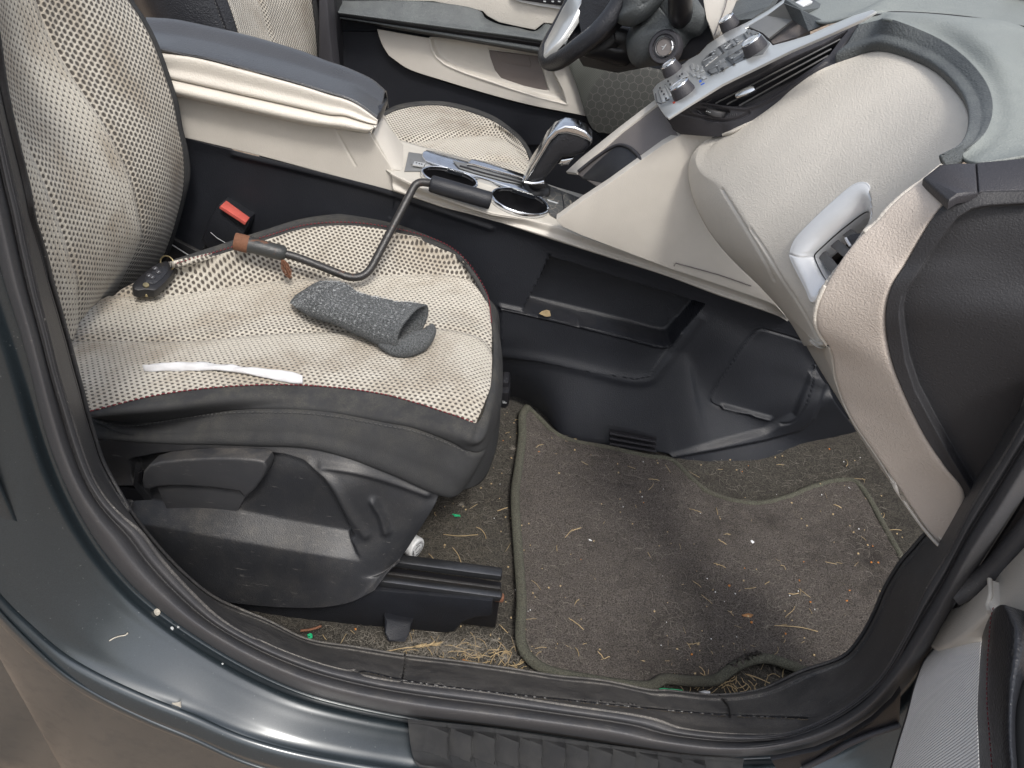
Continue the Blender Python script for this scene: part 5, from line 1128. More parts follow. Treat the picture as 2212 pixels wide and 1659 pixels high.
pk.data.materials.clear(); MT['brown'] = plastic('brown_pocket_lining', (.17, .145, .135), .6, 500, .0002, .1); pk.data.materials.append(MT['brown'])
plate('pull_handle', ys(c('B',(1035,322),(1235,345),(1250,400),(1245,418),(1150,405),(1060,380)), 1.938), .004, MT['brown'], dd_, bevel=.002)
# speaker grille with hexagon pattern
t = NT('speaker_grille'); u_ = t.sep(t.tc.outputs['Object'])
def hexn(s): 
    return None
vv_ = t.comb(u_[0], u_[2]); 
hs_ = 1/.021; X_ = t.M('MULTIPLY', u_[0], hs_); Y_ = t.M('MULTIPLY', u_[2], hs_)
def lat(ox, oy):
    a_ = t.M('ABSOLUTE', t.M('SUBTRACT', t.M('FRACT', t.M('ADD', X_, ox+50)), .5)); b_ = t.M('ABSOLUTE', t.M('MULTIPLY', t.M('SUBTRACT', t.M('FRACT', t.M('ADD', t.M('DIVIDE', Y_, 1.7320508), oy+50)), .5), 1.7320508))
    return t.M('MAXIMUM', a_, t.M('ADD', t.M('MULTIPLY', a_, .5), t.M('MULTIPLY', b_, .8660254)))
hexd = t.M('SUBTRACT', .5, t.M('MINIMUM', lat(0, 0), lat(.5, .5)))
dots = t.M('MULTIPLY', t.M('SINE', t.M('MULTIPLY', u_[0], 1400.)), t.M('SINE', t.M('MULTIPLY', u_[2], 1400.)))
rr_ = t.M('SQRT', t.M('ADD', t.M('POWER', t.M('SUBTRACT', u_[0], .24), 2.), t.M('POWER', t.M('SUBTRACT', u_[2], .42), 2.)))
ins_ = t.ramp(rr_, [(.150, 1.), (.153, 0.)])
line_ = t.M('MULTIPLY', t.ramp(hexd, [(.03, 1.), (.06, 0.)]), ins_)
base = t.mix(t.ramp(dots, [(.1, 0.), (.3, 1.)]), (.075, .08, .07), (.03, .031, .03)); base = t.mix(t.M('MULTIPLY', ins_, .5), base, (.03, .03, .03)); base = t.mix(line_, base, (.085, .083, .078)); t.P(base, .6); MT['grille'] = t.m
gp_ = c('L',(575,615),(600,570),(640,563),(900,590),(1220,640),(1500,700),(1650,900),(1500,1200),(1200,1320),(1000,1300),(870,1285),(815,1250),(775,1180),(740,1080),(660,820))
plate('speaker_grille', ys(gp_, 1.905), .02, MT['grille'], dd_, bevel=.003)
grl = bpy.data.objects['speaker_grille']; P_ = np.array([list(v.co) for v in grl.data.vertices]); print('grille', P_.min(0), P_.max(0))
plate('lower_edge', ys(c('B',(-100,200),(290,200),(330,300),(400,380),(700,510),(1250,665),(1600,730),(1700,900),(-100,900)), 1.935), .01, MT['dark'], dd_)
pil = plate('door_pillar', ys([(688,-40),(706,-40),(712,60),(722,150),(735,200),(700,200),(688,150)], 1.80), .05, MT['dark_trim'], car, bevel=.006)
plate('door_pillar', ys([(706,-40),(726,-40),(728,80),(732,190),(722,190),(712,60)], 1.86), .05, MT['black'], car, bevel=.004)
# far floor
# ================================================================== DRIVER SEAT
ds = empty('car_seat', 'driver seat behind the centre console, beige mesh fabric with dark side bolster', 'car seat', 'front seats'); ds.location = (-.2, 1.6, .1)
f0 = c('K',(-300,280),(0,235),(220,258),(400,300),(700,390),(1000,480),(1280,580),(1430,640))
f1 = c('K',(-300,250),(150,238),(300,240),(500,215),(800,182),(1050,170),(1200,190),(1330,260),(1430,420),(1460,560))
f2 = c('B',(250,760),(340,722),(420,685),(550,660),(700,658),(850,692),(1000,748),(1100,810),(1180,880),(1230,960),(1256,1040))
f0 = c('B',(250,900),(440,960),(600,1020),(800,1080),(1000,1120),(1200,1150),(1250,1110))
f1 = c('B',(250,900),(480,872),(600,858),(750,838),(900,826),(1000,828),(1080,850),(1150,900),(1225,985))
f0b = c('B',(250,960),(500,960),(800,985),(1000,990),(1150,1005),(1245,1060))
G = loft([zs(f0, .40), zs(f0b, .405), zs(f1, .41), zs(f2, [.43, .43, .425, .40])], 160, 110, vv=[0, .16, .30, .48])
G = relief(G, [('line', f1, -.008, 6), ('line', c('B',(900,990),(1100,995),(1240,1060)), -.006, 5)], (0, 0, 1))
MT['fab_d'] = fabric('driver_cushion_fabric', .10, .30, mode='xy')
grid('cushion_fabric', G, MT['fab_d'], ds, thick=.008, vv=np.linspace(0, .48, 110))
e2 = c('B',(240,755),(335,705),(420,662),(550,640),(700,640),(860,672),(1010,728),(1110,795),(1190,865),(1240,945),(1268,1040),(1262,1100))
Ea = zs(f2, [.43, .43, .425, .40]); Eb = zs(e2, [.415, .415, .41, .38]); Eb2 = [p+V((.01, .02, -.1)) for p in Eb]
grid('cushion_side', loft([Ea, Eb, Eb2], 120, 20, vv=[0, .3, 1]), MT['cloth_dark'], ds, thick=.003)
ba = [PY(p, y) for p, y in zip(c('A',(1380,-100),(1415,0),(1460,130),(1500,270),(1530,400)), (1.48,)*5)]
bb = [PY(p, 1.66) for p in c('A',(1560,-100),(1620,0),(1680,200),(1730,340),(1760,450))]
bc = [PY(p, 1.86) for p in c('A',(1925,-100),(1940,0),(1965,200),(1975,400),(1960,480))]
G = loft([ba, bb, bc], 120, 90, vv=[0, .2, .45]); G = relief(G, [('line', c('A',(1560,-100),(1620,0),(1680,200),(1730,340)), -.006, 5)], (1, 0, 0))
MT['fab_e'] = fabric('driver_backrest_fabric', .02, .20)
grid('backrest_fabric', G, MT['fab_e'], ds, thick=.008, vv=np.linspace(0, .45, 90))
bs = [PY(p, 1.46) for p in c('A',(1280,-100),(1320,0),(1370,130),(1440,300),(1490,420))]; bt_ = [PY(p, 1.50) for p in c('A',(780,-100),(820,0),(900,150),(960,300),(1000,420))]
G = loft([bt_, [(a_+b_)/2+V((0, -.05, 0)) for a_, b_ in zip(bt_, bs)], bs, ba], 90, 60, vv=[0, .5, .85, 1]); G = relief(G, [('line', c('A',(1300,-60),(1345,60),(1410,230),(1450,330)), .005, 4)], (0, 1, 0))
grid('backrest_side', G, MT['leather'], ds, thick=.003)
bd = [PY(p, 1.875) for p in c('A',(1935,-100),(1955,0),(1982,200),(1990,400),(1975,480))]
grid('backrest_edge', loft([bc, bd, [p+V((-.05, .02, 0)) for p in bd]], 60, 12), MT['cloth_dark'], ds, thick=.003)
stitches('grey_stitching', ys(c('A',(1320,-60),(1362,60),(1428,230)), 1.43), MT['grey_thread'], ds, off=V((0, -.004, 0)))
# ================================================================== BELT BUCKLE
bk = empty('belt_buckle', 'black seat belt buckle with red release button beside the passenger seat', 'seat belt buckle'); bk.location = (-.35, 1.2, .3)
yb = 1.20
plate('buckle_body', [PY(p, y) for p, y in zip(c('A',(1400,1238),(1558,1350),(1545,1395),(1480,1530),(1400,1570),(1300,1560),(1250,1490),(1310,1350),(1362,1270)), (1.20,1.19,1.18,1.175,1.175,1.18,1.18,1.18,1.18))], .028, MT['dark'], bk, bevel=.004)
plate('release_button', [PY(p, y) for p, y in zip(c('A',(1408,1245),(1555,1352),(1530,1385),(1370,1280)), (1.195,1.185,1.168,1.172))], .006, MT['red'], bk, bevel=.0015)
tube('body_seam', ys(c('A',(1310,1445),(1350,1480),(1410,1515)), 1.172), .0007, MT['lmark'], bk, 5)
plate('buckle_stalk', ys(c('A',(1260,1540),(1420,1600),(1380,1700),(1200,1700)), 1.195), .012, MT['black'], bk, bevel=.002)
# ================================================================== NEAR FRONT DOOR (open)
nd = empty('car_door', 'open front passenger door edge at lower right, ribbed beige panel with padded black armrest', 'car door', 'front doors'); nd.location = (.5, .4, .2)
dn = V((-.90, .30, .22)).normalized(); dq = V((.500, .5, .44)); dn2 = V((-.94, .34, 0)).normalized()
def PD2(p, off=0.0): return PP(p, V((.492, .5, .4))+dn2*off, dn2)
def PD(p, off=0.0): return PP(p, dq+dn*off, dn)
def O(*pts): return c('O', *pts)
rl = [PD(p, .0) for p in O((610,905),(548,985),(492,1130),(440,1330),(390,1490),(338,1670),(310,1760))]
rr_ = [PD(p, .004) for p in O((935,690),(915,850),(905,1000),(890,1300),(895,1480),(902,1659),(906,1760))]
tt_ = [rl[0], PD(O((700,870))[0], .004), PD(O((820,790))[0], .006), rr_[0]]
G = coons(rl, rr_, tt_, [rl[-1], (rl[-1]+rr_[-1])/2+dn*.004, rr_[-1]], 80, 200)
tn_ = NT('ribbed_beige'); u_ = tn_.sep(tn_.tc.outputs['UV']); rib = tn_.M('SINE', tn_.M('MULTIPLY', tn_.M('ADD', u_[1], tn_.M('MULTIPLY', u_[0], .55)), 6.283/.0030))
tn_.bump(rib, .0004); tn_.P(tn_.mix(tn_.M('MULTIPLY_ADD', rib, .25, .25, clamp=True), (.78, .765, .74), (.62, .605, .585)), .55); MT['ribbed'] = tn_.m
grid('ribbed_panel', G, MT['ribbed'], nd, thick=.01)
e_ = np.array([list(p) for p in rl]); 
grid('panel_edge', loft([rl, [p-dn*.012+V((.004, .006, 0)) for p in rl], [p-dn*.05+V((.01, .01, 0)) for p in rl]], 60, 8), MT['black'], nd, thick=.002)
cp = O((685,648),(770,620),(880,542),(968,455),(972,560),(963,668),(925,708),(810,805),(710,872),(625,910),(592,895),(568,868),(590,810))
plate('pocket_lip', [PD2(p, .012) for p in cp], .02, MT['beige_smooth'], nd, bevel=.004, seg=3)
plate('upper_panel', [PD2(p, .004) for p in O((968,452),(1090,330),(1200,215),(1350,60),(1400,800),(1186,700),(1050,640),(963,668),(955,630))], .02, MT['beige_smooth'], nd, bevel=.006, seg=3)
tube('panel_rim', spline([PD2(p, .012) for p in O((966,455),(970,560),(952,620),(962,664))], 24), .0022, MT['beige_smooth'], nd, 8)
aw = [PD(p, o_) for p, o_ in zip(O((1000,648),(1030,616),(1060,612),(1110,632),(1186,660),(1300,700)), (.02,.03,.035,.035,.035,.035))]
a0 = [PD(p, .008) for p in O((985,655),(932,700),(915,850),(903,1000),(888,1300),(895,1480),(902,1659),(908,1790))]
a1 = [PD(p, .035) for p in O((1000,640),(985,700),(972,850),(962,1000),(960,1250),(975,1450),(992,1659),(1000,1790))]
a2 = [PD(p, .052) for p in O((1040,618),(1075,760),(1070,900),(1060,1050),(1055,1300),(1060,1500),(1075,1659),(1080,1790))]
a3 = [PD(p, .045) for p in O((1120,636),(1186,800),(1180,960),(1150,1100),(1125,1300),(1125,1500),(1135,1659),(1140,1790))]
a4 = [PD(p, .020) for p in O((1250,680),(1260,850),(1260,1000),(1200,1120),(1140,1300),(1138,1500),(1150,1659),(1155,1790))]
grid('armrest', loft([a0, a1, a2, a3, a4], 160, 60, vv=[0, .25, .5, .8, 1]), MT['leather'], nd, thick=.003)
stitches('red_stitching', a1, MT['red_thread'], nd, L=.0028, gap=.0018, r=.0005, off=dn*.0012)
plate('armrest_inlay', [PD(p, .030) for p in O((1260,1040),(1186,1090),(1140,1140),(1122,1200),(1118,1400),(1128,1560),(1140,1700),(1300,1750),(1300,1040))], .01, MT['gunmetal'], nd, bevel=.002)
# ================================================================== TOOLS AND CLUTTER ON THE SEAT
wr = empty('lug_wrench', 'bent black iron lug wrench with rusty socket and rubber grip lying across seat and console', 'lug wrench'); wr.location = (-.05, 1.1, .38)
sa, sb = PZ(c1('M',775,368), .424), PZ(c1('M',1062,440), .407)
ax_ = (sb-sa).normalized(); Ls = (sb-sa).length
lathe('socket', sa, ax_, [(.0085, .012), (.0085, .0), (.0125, .0), (.0132, .002), (.0135, Ls*.33), (.0125, Ls*.36), (.0126, Ls*.85), (.0120, Ls*.98), (.0085, Ls*1.03), (.004, Ls*1.03)], MT['socket'], wr, 28)
wp_ = [sb-ax_*.01, PZ(c1('M',1140,462), .402), PZ(c1('M',1520,612), .371), PT(c1('K',268,905), .004), PT(c1('K',345,650), .0215), PT(c1('K',500,670), .0215)]
wp_[3] = wp_[2]*.22+wp_[4]*.78
tube('shaft', fillet(wp_, (.02, .035, .01, .030), 14), .0066, MT['iron'], wr, 18)
lathe('socket_mouth', sa, ax_, [(.0086, .010), (.0088, -.0008), (.0132, -.0008), (.0137, .002), (.0139, Ls*.22), (.0137, Ls*.27)], MT['rust'], wr, 28, cap=False)
ga, gb = PT(c1('K',478,668), .0215), PT(c1('K',1062,838), .0215); gx = (gb-ga).normalized(); Lg = (gb-ga).length
lathe('grip', ga, gx, [(.007, -.001), (.0125, 0), (.0142, .003), (.0146, Lg*.3), (.0148, Lg*.9), (.0150, Lg-.002), (.0138, Lg), (.0110, Lg+.0005), (.0105, Lg-.010), (.0001, Lg-.012)], MT['rubber'] if False else MT['dark'], wr, 36)
fb = []
for k in range(26):
    p0_ = V(sb)+V((random.uniform(-.003, .003), -.010, -.006)); q_ = PZ(c1('M', 1095+random.uniform(-14, 14), 575+random.uniform(-14, 10)), .376)
    m1 = (p0_*.6+q_*.4)+V([random.uniform(-.004, .004) for _ in range(3)]); m2 = (p0_*.25+q_*.75)+V([random.uniform(-.004, .004) for _ in range(3)])
    fb.append(tubemesh(spline([p0_, m1, m2, q_], 10), .0006, 4))
v, f = merge(fb); tf_ = mesh('fibre_tuft', v, f, MT['rust'], None); tag(tf_, 'small brown fibre tuft hanging under the rusty socket', 'fibre tuft')
# grey wool cloth
cl = empty('folded_cloth', 'dark grey wool sleeve folded flat with an open cuff, lying on the seat cushion', 'wool cloth'); cl.location = (.0, .95, .37)
fa = c('M',(1285,622),(1345,632),(1420,700),(1600,790),(1760,832),(1880,845)); na = c('M',(1095,742),(1180,820),(1320,885),(1480,950),(1600,1000),(1690,1035))
Fa = spline(zs(fa, .372), 26); Na = spline(zs(na, .362), 26)
rings = []; n_ = 44
for i in range(26):
    s_ = i/25; h_ = .006+.012*sms(np.array([s_]), 0, .35)[0]+.008*s_
    ce = (Fa[i]+Na[i])/2; hv = (Fa[i]-Na[i])/2
    ring = []
    for k in range(n_):
        a_ = 2*math.pi*k/n_; ca, sa_ = math.cos(a_), math.sin(a_); e = .75
        x_ = math.copysign(abs(ca)**.8, ca); y_ = math.copysign(abs(sa_)**.9, sa_)
        q = ce+hv*x_+np.array([0, 0, 1])*(h_*(y_+.9))
        nn_ = noise.noise(V((q[0]*26, q[1]*26, q[2]*26)))*.0055+noise.noise(V((q[0]*60, q[1]*60, 7)))*.0022+noise.noise(V((q[0]*90, q[1]*90, q[2]*90+4)))*.0010
        ring.append(q+np.array([0, -.3, 1])*nn_)
    rings.append(ring+[ring[0]])
rings = np.array(rings)
ax2 = (rings[-1].mean(0)-rings[-6].mean(0)); ax2 /= np.linalg.norm(ax2)
ce = rings[-1].mean(0)
end = [rings[-1]+ax2*.004, (rings[-1]-ce)*.93+ce+ax2*.006, (rings[-1]-ce)*.84+ce+ax2*.002, (rings[-1]-ce)*.80+ce-ax2*.03, (rings[-1]-ce)*.5+ce-ax2*.06]
st = rings[0].mean(0); start = [(rings[0]-st)*.05+st-ax2*.002, (rings[0]-st)*.7+st-ax2*.004]
Gc = np.concatenate([np.array(start), rings, np.array(end)])
grid('wool_sleeve', Gc, MT['wool'], cl)
# inner fold: a rolled tongue inside and the thick turned cuff beneath
tg = spline(zs(c('M',(1700,975),(1760,950),(1830,920),(1895,895)), [.377,.380,.382,.382]), 30)
tube('inner_fold', tg, [.0025+.006*math.sin(math.pi*k/29)**.5 if 0 < k < 29 else .002 for k in range(30)], MT['wool'], cl, 14)
cf = spline(zs(c('M',(1625,965),(1690,988),(1770,992),(1835,968),(1885,925),(1910,880),(1900,858)), [.369,.371,.372,.373,.374,.377,.381]), 50)
cf = cf+np.array([[noise.noise(V((q[0]*50, q[1]*50, 1)))*.002, noise.noise(V((q[0]*50, q[1]*50, 9)))*.002, noise.noise(V((q[0]*60, q[1]*60, 5)))*.0015] for q in cf])
tube('turned_cuff', cf, [.004+.010*math.sin(math.pi*min(1, (k+2)/38)) for k in range(50)] if False else [.005+.009*math.sin(math.pi*(k+4)/58) for k in range(50)], MT['wool'], cl, 18)
wf = []
for k in range(1500):
    i_ = random.randrange(3, 27); j_ = random.randrange(0, 22); q = V(Gc[i_][j_]); d_ = V([random.uniform(-1, 1), random.uniform(-1, .4), random.uniform(.1, 1)]).normalized()
    wf.append(tubemesh([q, q+d_*.0018, q+d_*.003+V((random.uniform(-.001, .001),)*3)], .00022, 3, caps=False))
v, f = merge(wf); tag(mesh('wool_fuzz', v, f, MT['lmark'], cl, smooth=False), kind='stuff')
# paper strip
ps = [PZ(p, .372) for p in c('D',(888,866),(905,853),(1070,850),(1200,848),(1290,845),(1400,853),(1600,880),(1840,912),(1885,932),(1883,968),(1850,967),(1700,942),(1500,907),(1300,891),(1200,888),(1080,884),(910,893),(895,885))]
pa_ = spline([PZ(p, .370) for p in c('D',(890,868),(1000,856),(1100,850),(1290,845),(1450,858),(1640,885),(1840,912),(1884,935))], 70)
pb_ = spline([PZ(p, .366) for p in c('D',(897,890),(1000,888),(1100,885),(1290,890),(1450,902),(1640,930),(1840,965),(1883,968))], 70)
rg_ = []
for k in range(70):
    a_, b_ = pa_[k], pb_[k]; ce = (a_+b_)/2; hv = (a_-b_)/2; tw = .35*math.sin(k*.13)+.25*noise.noise(V((k*.15, 0, 0))); ring = []
    for j in range(14):
        t_ = 2*math.pi*j/14; q = ce+hv*math.cos(t_)+np.array([0, 0, 1])*(.0036*math.sin(t_)*(1+1.1*noise.noise(V((k*.18, j*.7, 2))))+.0055*tw*math.cos(t_)+.0022)
        ring.append(q)
    rg_.append(ring+[ring[0]])
rg_ = np.array(rg_); e0 = rg_[0].mean(0); e1 = rg_[-1].mean(0)
rg_ = np.concatenate([[(rg_[0]-e0)*.1+e0], rg_, [(rg_[-1]-e1)*.1+e1]])
pst = grid('paper_strip', rg_, MT['paper']); tag(pst, 'long thin rolled white paper strip lying near the seat edge', 'paper strip')
# key fob
kf = empty('key_fob', 'black car key fob with buttons and split ring by the backrest', 'key fob'); kf.location = (-.42, 1.03, .37)
ka = PZ(c1('D',850,350), .389); kb = PZ(c1('D',1070,220), .395); kc = PZ(c1('D',960,395), .381)
kn_ = (kb-ka).cross(kc-ka).normalized(); kn_ = kn_ if kn_.z > 0 else -kn_
def PKf(p, off=0.0): return PP(p, ka+kn_*off, kn_)
body = c('D',(822,345),(850,310),(905,262),(975,212),(1030,198),(1070,208),(1092,235),(1082,270),(1035,325),(985,372),(960,385),(905,378),(860,385),(828,375))
plate('fob_case', [PKf(p) for p in body], .016, MT['black'], kf, bevel=.003)
plate('fob_side', [PKf(p, -.0115) for p in c('D',(862,378),(960,374),(1030,318),(1088,262),(1086,282),(1025,350),(965,404),(910,412),(872,398))], .005, MT['brass'], kf, bevel=.001)
plate('fob_face', [PKf(p, .0012) for p in c('D',(905,300),(960,252),(1015,228),(1050,242),(1045,270),(1000,318),(960,345),(900,335))], .0015, MT['leather'], kf, bevel=.0005)
for (x_, y_) in ((928,292),(965,248),(985,270),(948,302)):
    lathe('fob_button', PKf(c1('D', x_, y_), .0015), kn_, [(.0042, 0), (.0040, .0008), (.0001, .001)], MT['dark_trim'], kf, 16)
    tube('button_mark', [PKf(c1('D', x_-5, y_+4), .0028), PKf(c1('D', x_+5, y_-4), .0028)], .0005, MT['lmark'], kf, 4)
lathe('release_stud', PKf(c1('D',908,352), .001), kn_, [(.0045, 0), (.0042, .0012), (.0001, .0014)], MT['brass'], kf, 18)
rc_ = PKf(c1('D',1040,215), .003); r1_ = (kb-ka).normalized(); r2_ = (kn_*.85+r1_*.3).normalized(); r3_ = r1_.cross(kn_)
for rr in (.0115, .0122):
    tube('split_ring', [rc_+(r3_*math.cos(t_)+kn_*math.sin(t_)*.75+r1_*math.sin(t_)*.5)*rr for t_ in np.linspace(0, 2*math.pi, 40)], .0008, MT['brass'], kf, 8)
# white bottle under the seat
bo = empty('pill_bottle', 'white ribbed bottle cap with black ring lettering poking out under the seat', 'bottle'); 
bc_ = PZ(c1('N',1652,628), .027); bo.location = bc_
bax = V((.86, -.50, .04)).normalized()
prof = [(.0001, .0005), (.012, .0005), (.0165, .0), (.0178, -.0015), (.018, -.004), (.018, -.024), (.0172, -.025)]
cap = lathe('cap', bc_, bax, prof[::-1], MT['white'], bo, 96)
me = cap.data
for vtx in me.vertices:
    d_ = vtx.co-bc_; h_ = d_.dot(bax)
    if h_ < -.003:
        rad = d_-bax*h_; kk = math.atan2(rad.dot(bax.cross(V((0, 0, 1)))), rad.z); s_ = 1+.02*math.cos(kk*48); vtx.co = bc_+bax*h_+rad*s_
lathe('bottle_body', bc_, bax, [(.0001, -.09), (.020, -.09), (.021, -.085), (.021, -.032), (.016, -.026), (.016, -.02)], MT['white'], bo, 48)
rx = bax.cross(V((0, 0, 1))).normalized(); rz = rx.cross(bax).normalized()
for word, a0_ in (('CLOSE', 100), ('PUSH', 10), ('DOWN', 300), ('TURN', 215)):
    for i_, ch_ in enumerate(word):
        a_ = math.radians(a0_-i_*17); u_ = rx*-math.cos(a_)+rz*math.sin(a_); text('cap_letter', ch_, bc_+u_*.0118+bax*.0008, rx*-math.sin(a_)-rz*math.cos(a_), u_, .0052, MT['mark'], cap)
for a0_ in (20, 200):
    tube('cap_arrow', [bc_+bax*.0008+(rx*math.cos(math.radians(a_))+rz*math.sin(math.radians(a_)))*.0062 for a_ in range(a0_, a0_+130, 10)], .0005, MT['mark'], cap, 5)
# ================================================================== DEBRIS
def top(x, y):
    p = proj(np.array([[x, y, 0.0]]))[0]; return p
mat_poly = np.array(mL[::1]+mB[1:]+mR2[:3][::-1]+mR[::-1])
def onfloor(px, off=0.0):
    m_ = sdpoly(np.array([px]), mat_poly)[0] < 0
    return PF(px, (.0125 if m_ else .002)+off)
free = np.array(c('Z',(905,1085),(960,1070),(1060,930),(1080,880),(1130,880),(1200,930),(1450,985),(1860,960),(1960,1180),(2000,1190),(1960,1240),(1905,1350),(1820,1425),(1640,1490),(1540,1500),(1300,1470),(1110,1445),(870,1412),(700,1385),(640,1360),(800,1355),(1010,1350),(1090,1290),(1095,1235),(900,1215),(880,1180)))
lo_, hi_ = free.min(0), free.max(0)
def pick(bias=None):
    while True:
        p = (random.uniform(lo_[0], hi_[0]), random.uniform(lo_[1], hi_[1]))
        if bias is not None and random.random() > .25: p = (random.gauss(bias[0], bias[2]), random.gauss(bias[1], bias[3]))
        if sdpoly(np.array([p]), free)[0] < -2: return p
def strand(p, L, curl, r, lift=.002):
    q = onfloor(p); a_ = random.uniform(0, 6.283); pts = []; d = a_; x, y = q.x, q.y; n = 9; cu = random.uniform(-curl, curl)
    z0_ = q.z
    for k in range(n):
        t_ = k/(n-1); pts.append((x, y, z0_+.0003+lift*math.sin(math.pi*t_)*random.uniform(.4, 1)+(fz(x, y)-fz(q.x, q.y))))
        x += math.cos(d)*L/(n-1); y += math.sin(d)*L/(n-1); d += cu/(n-1)+random.uniform(-.12, .12)*curl
    return tubemesh(pts, r, 3, caps=False)
def batch(name, N, fn, mat, label, cat):
    v, f = merge([fn() for _ in range(N)]); o = mesh(name, v, f, mat, None, smooth=False); tag(o, label, cat, kind='stuff'); return o
sill = (1000, 1425, 110, 16)
batch('hair', 1700, lambda: strand(pick(), random.uniform(.004, .024), 2.2, random.uniform(.00010, .00020)), MT['lint'], 'fine pale hairs and lint strewn over the carpet and mat', 'hair')
batch('hair', 900, lambda: strand(pick((1000, 1150, 60, 110)), random.uniform(.008, .035), 4, random.uniform(.00012, .00022)), MT['lint_d'], 'matted grey hairs on the carpet beside the seat rail', 'hair')
batch('hair', 900, lambda: strand(pick((900, 1405, 130, 18)), random.uniform(.008, .03), 4, random.uniform(.00012, .00022), .005), MT['lint'], 'thick tangle of hair along the sill edge', 'hair')
batch('dry_grass', 85, lambda: strand(pick(), random.uniform(.005, .024), .45, random.uniform(.0003, .0006), .001), MT['straw'], 'short bits of dry yellow grass scattered on the floor mat', 'dry grass')
batch('dry_grass', 95, lambda: strand(pick(sill), random.uniform(.01, .035), 1.2, random.uniform(.0005, .0009), .004), MT['straw'], 'heap of dry grass stems caught along the sill', 'dry grass')
batch('dry_grass', 60, lambda: strand(pick((1560, 1478, 60, 12)), random.uniform(.008, .028), 1.5, random.uniform(.0005, .0009), .003), MT['straw'], 'dry stems under the notch of the mat edge', 'dry grass')
def crumb(p=None, s=None):
    p = p or pick(); q = onfloor(p); s = s or random.uniform(.0006, .0016); vs = []; 
    for k in range(8): vs.append((q.x+s*(1 if k & 1 else -1)*random.uniform(.5, 1.3), q.y+s*(1 if k & 2 else -1)*random.uniform(.5, 1.3), q.z+(s*1.1 if k & 4 else -.0002)*random.uniform(.6, 1.1)))
    return vs, [[0, 1, 3, 2], [4, 6, 7, 5], [0, 4, 5, 1], [2, 3, 7, 6], [0, 2, 6, 4], [1, 5, 7, 3]]
batch('crumbs', 170, crumb, MT['straw'], 'tiny tan crumbs spread over mat and carpet', 'crumbs')
batch('crumbs', 26, lambda: crumb(pick(), random.uniform(.0008, .0018)), MT['orange'], 'tiny orange brown flakes spread over mat and carpet', 'crumbs')
batch('grit', 45, lambda: crumb(pick(), random.uniform(.0005, .0010)), MT['white'], 'tiny white grit specks on the mat', 'grit')
def flake(name, k, pts, mat, label, cat, off=.001, th=.0012, z=None):
    P_ = [onfloor(p, off) if z is None else PZ(p, z) for p in c(k, *pts)]
    return tag(plate(name, P_, th, MT[mat], None, bevel=.0003), label, cat)
flake('bark_flake', 'H', [(1880,652),(1885,635),(1930,620),(1948,625),(1940,638),(1905,650)], 'orange', 'orange brown bark flake on the open middle of the mat', 'bark flake')
flake('bark_flake', 'I', [(455,705),(500,695),(530,705),(515,720),(470,715)], 'leaf', 'dark red brown flake beside a pale lint clump on the mat', 'bark flake')
flake('bark_flake', 'H', [(1165,905),(1185,898),(1198,910),(1185,922),(1172,915)], 'orange', 'small orange flake at the mat corner by the sill', 'bark flake')
flake('bark_flake', 'H', [(820,985),(835,978),(870,995),(865,1005),(830,998)], 'orange', 'tan flake on the carpet just inside the sill', 'bark flake')
flake('seed_husk', 'I', [(505,245),(520,240),(540,250),(525,262)], 'white', 'larger white husk on the middle right of the mat', 'seed husk')
flake('seed_husk', 'H', [(1605,232),(1630,235),(1652,246),(1640,250),(1612,242)], 'white', 'thin white sliver on the upper middle of the mat', 'seed husk')
flake('plastic_spoon_tip', 'I', [(190,1182),(225,1176),(258,1180),(262,1190),(245,1198),(215,1190)], 'white', 'white teardrop shaped plastic bit below the mat edge', 'plastic bit', .002, .002)
flake('white_pebble', 'E', [(1178,1170),(1183,1150),(1196,1148),(1200,1175),(1192,1195),(1180,1190)], 'white', 'white pebble against the far left corner of the mat', 'pebble', .004, .005)
lf = plate('dry_leaf', [PY(p, 1.20) for p in c('E',(1300,530),(1315,518),(1345,508),(1365,515),(1373,545),(1345,548),(1318,538))], .002, MT['leaf'], None); tag(lf, 'curled dry leaf lying in the tunnel storage pocket', 'dry leaf')
lf.data.materials.clear(); lf.data.materials.append(MT['straw'])
# seed head of grass by the sill
sh = empty('grass_ear', 'pale grass seed head lying on carpet below the rail foot', 'seed head'); s0_ = onfloor(c1('H',330,940), .004); s1_ = onfloor(c1('H',520,905), .006); s2_ = onfloor(c1('H',660,890), .007); sh.location = s1_
tube('stem', spline([s0_, (s0_+s1_)/2+V((0, 0, .002)), s1_], 12), .0008, MT['straw'], sh, 6)
pr = []
for k in range(34):
    t_ = k/33; b_ = s1_*(1-t_)+s2_*t_; d_ = ((s2_-s1_).normalized()+V((0, random.uniform(-.5, .5), random.uniform(0, .4)))).normalized(); pr.append(tubemesh([b_, b_+d_*.005, b_+d_*.010], [.0012*(1-t_*.4), .0011*(1-t_*.4), .0002], 5))
v, f = merge(pr); mesh('spikelets', v, f, MT['straw'], sh)
def thread(name, k, pts, mat, r, label, cat, off=.003, n=1, spread=0):
    pr = []
    for i in range(n):
        pp = [onfloor((x+random.uniform(-spread, spread), y+random.uniform(-spread, spread)), off+random.uniform(0, .002)) for x, y in c(k, *pts)]
        pr.append(tubemesh(spline(pp, 14), r, 5))
    v, f = merge(pr); return tag(mesh(name, v, f, MT[mat], None), label, cat)
thread('green_fibre', 'I', ((-80,1160),(-20,1172),(40,1178),(80,1180)), 'green', .0007, 'bundle of green plastic fibres by the sill under the mat edge', 'plastic fibre', n=14, spread=3)
thread('green_fibre', 'H', ((762,78),(780,88),(806,90)), 'green', .0009, 'short green plastic scrap on carpet behind the seat rail', 'plastic fibre', n=5, spread=2)
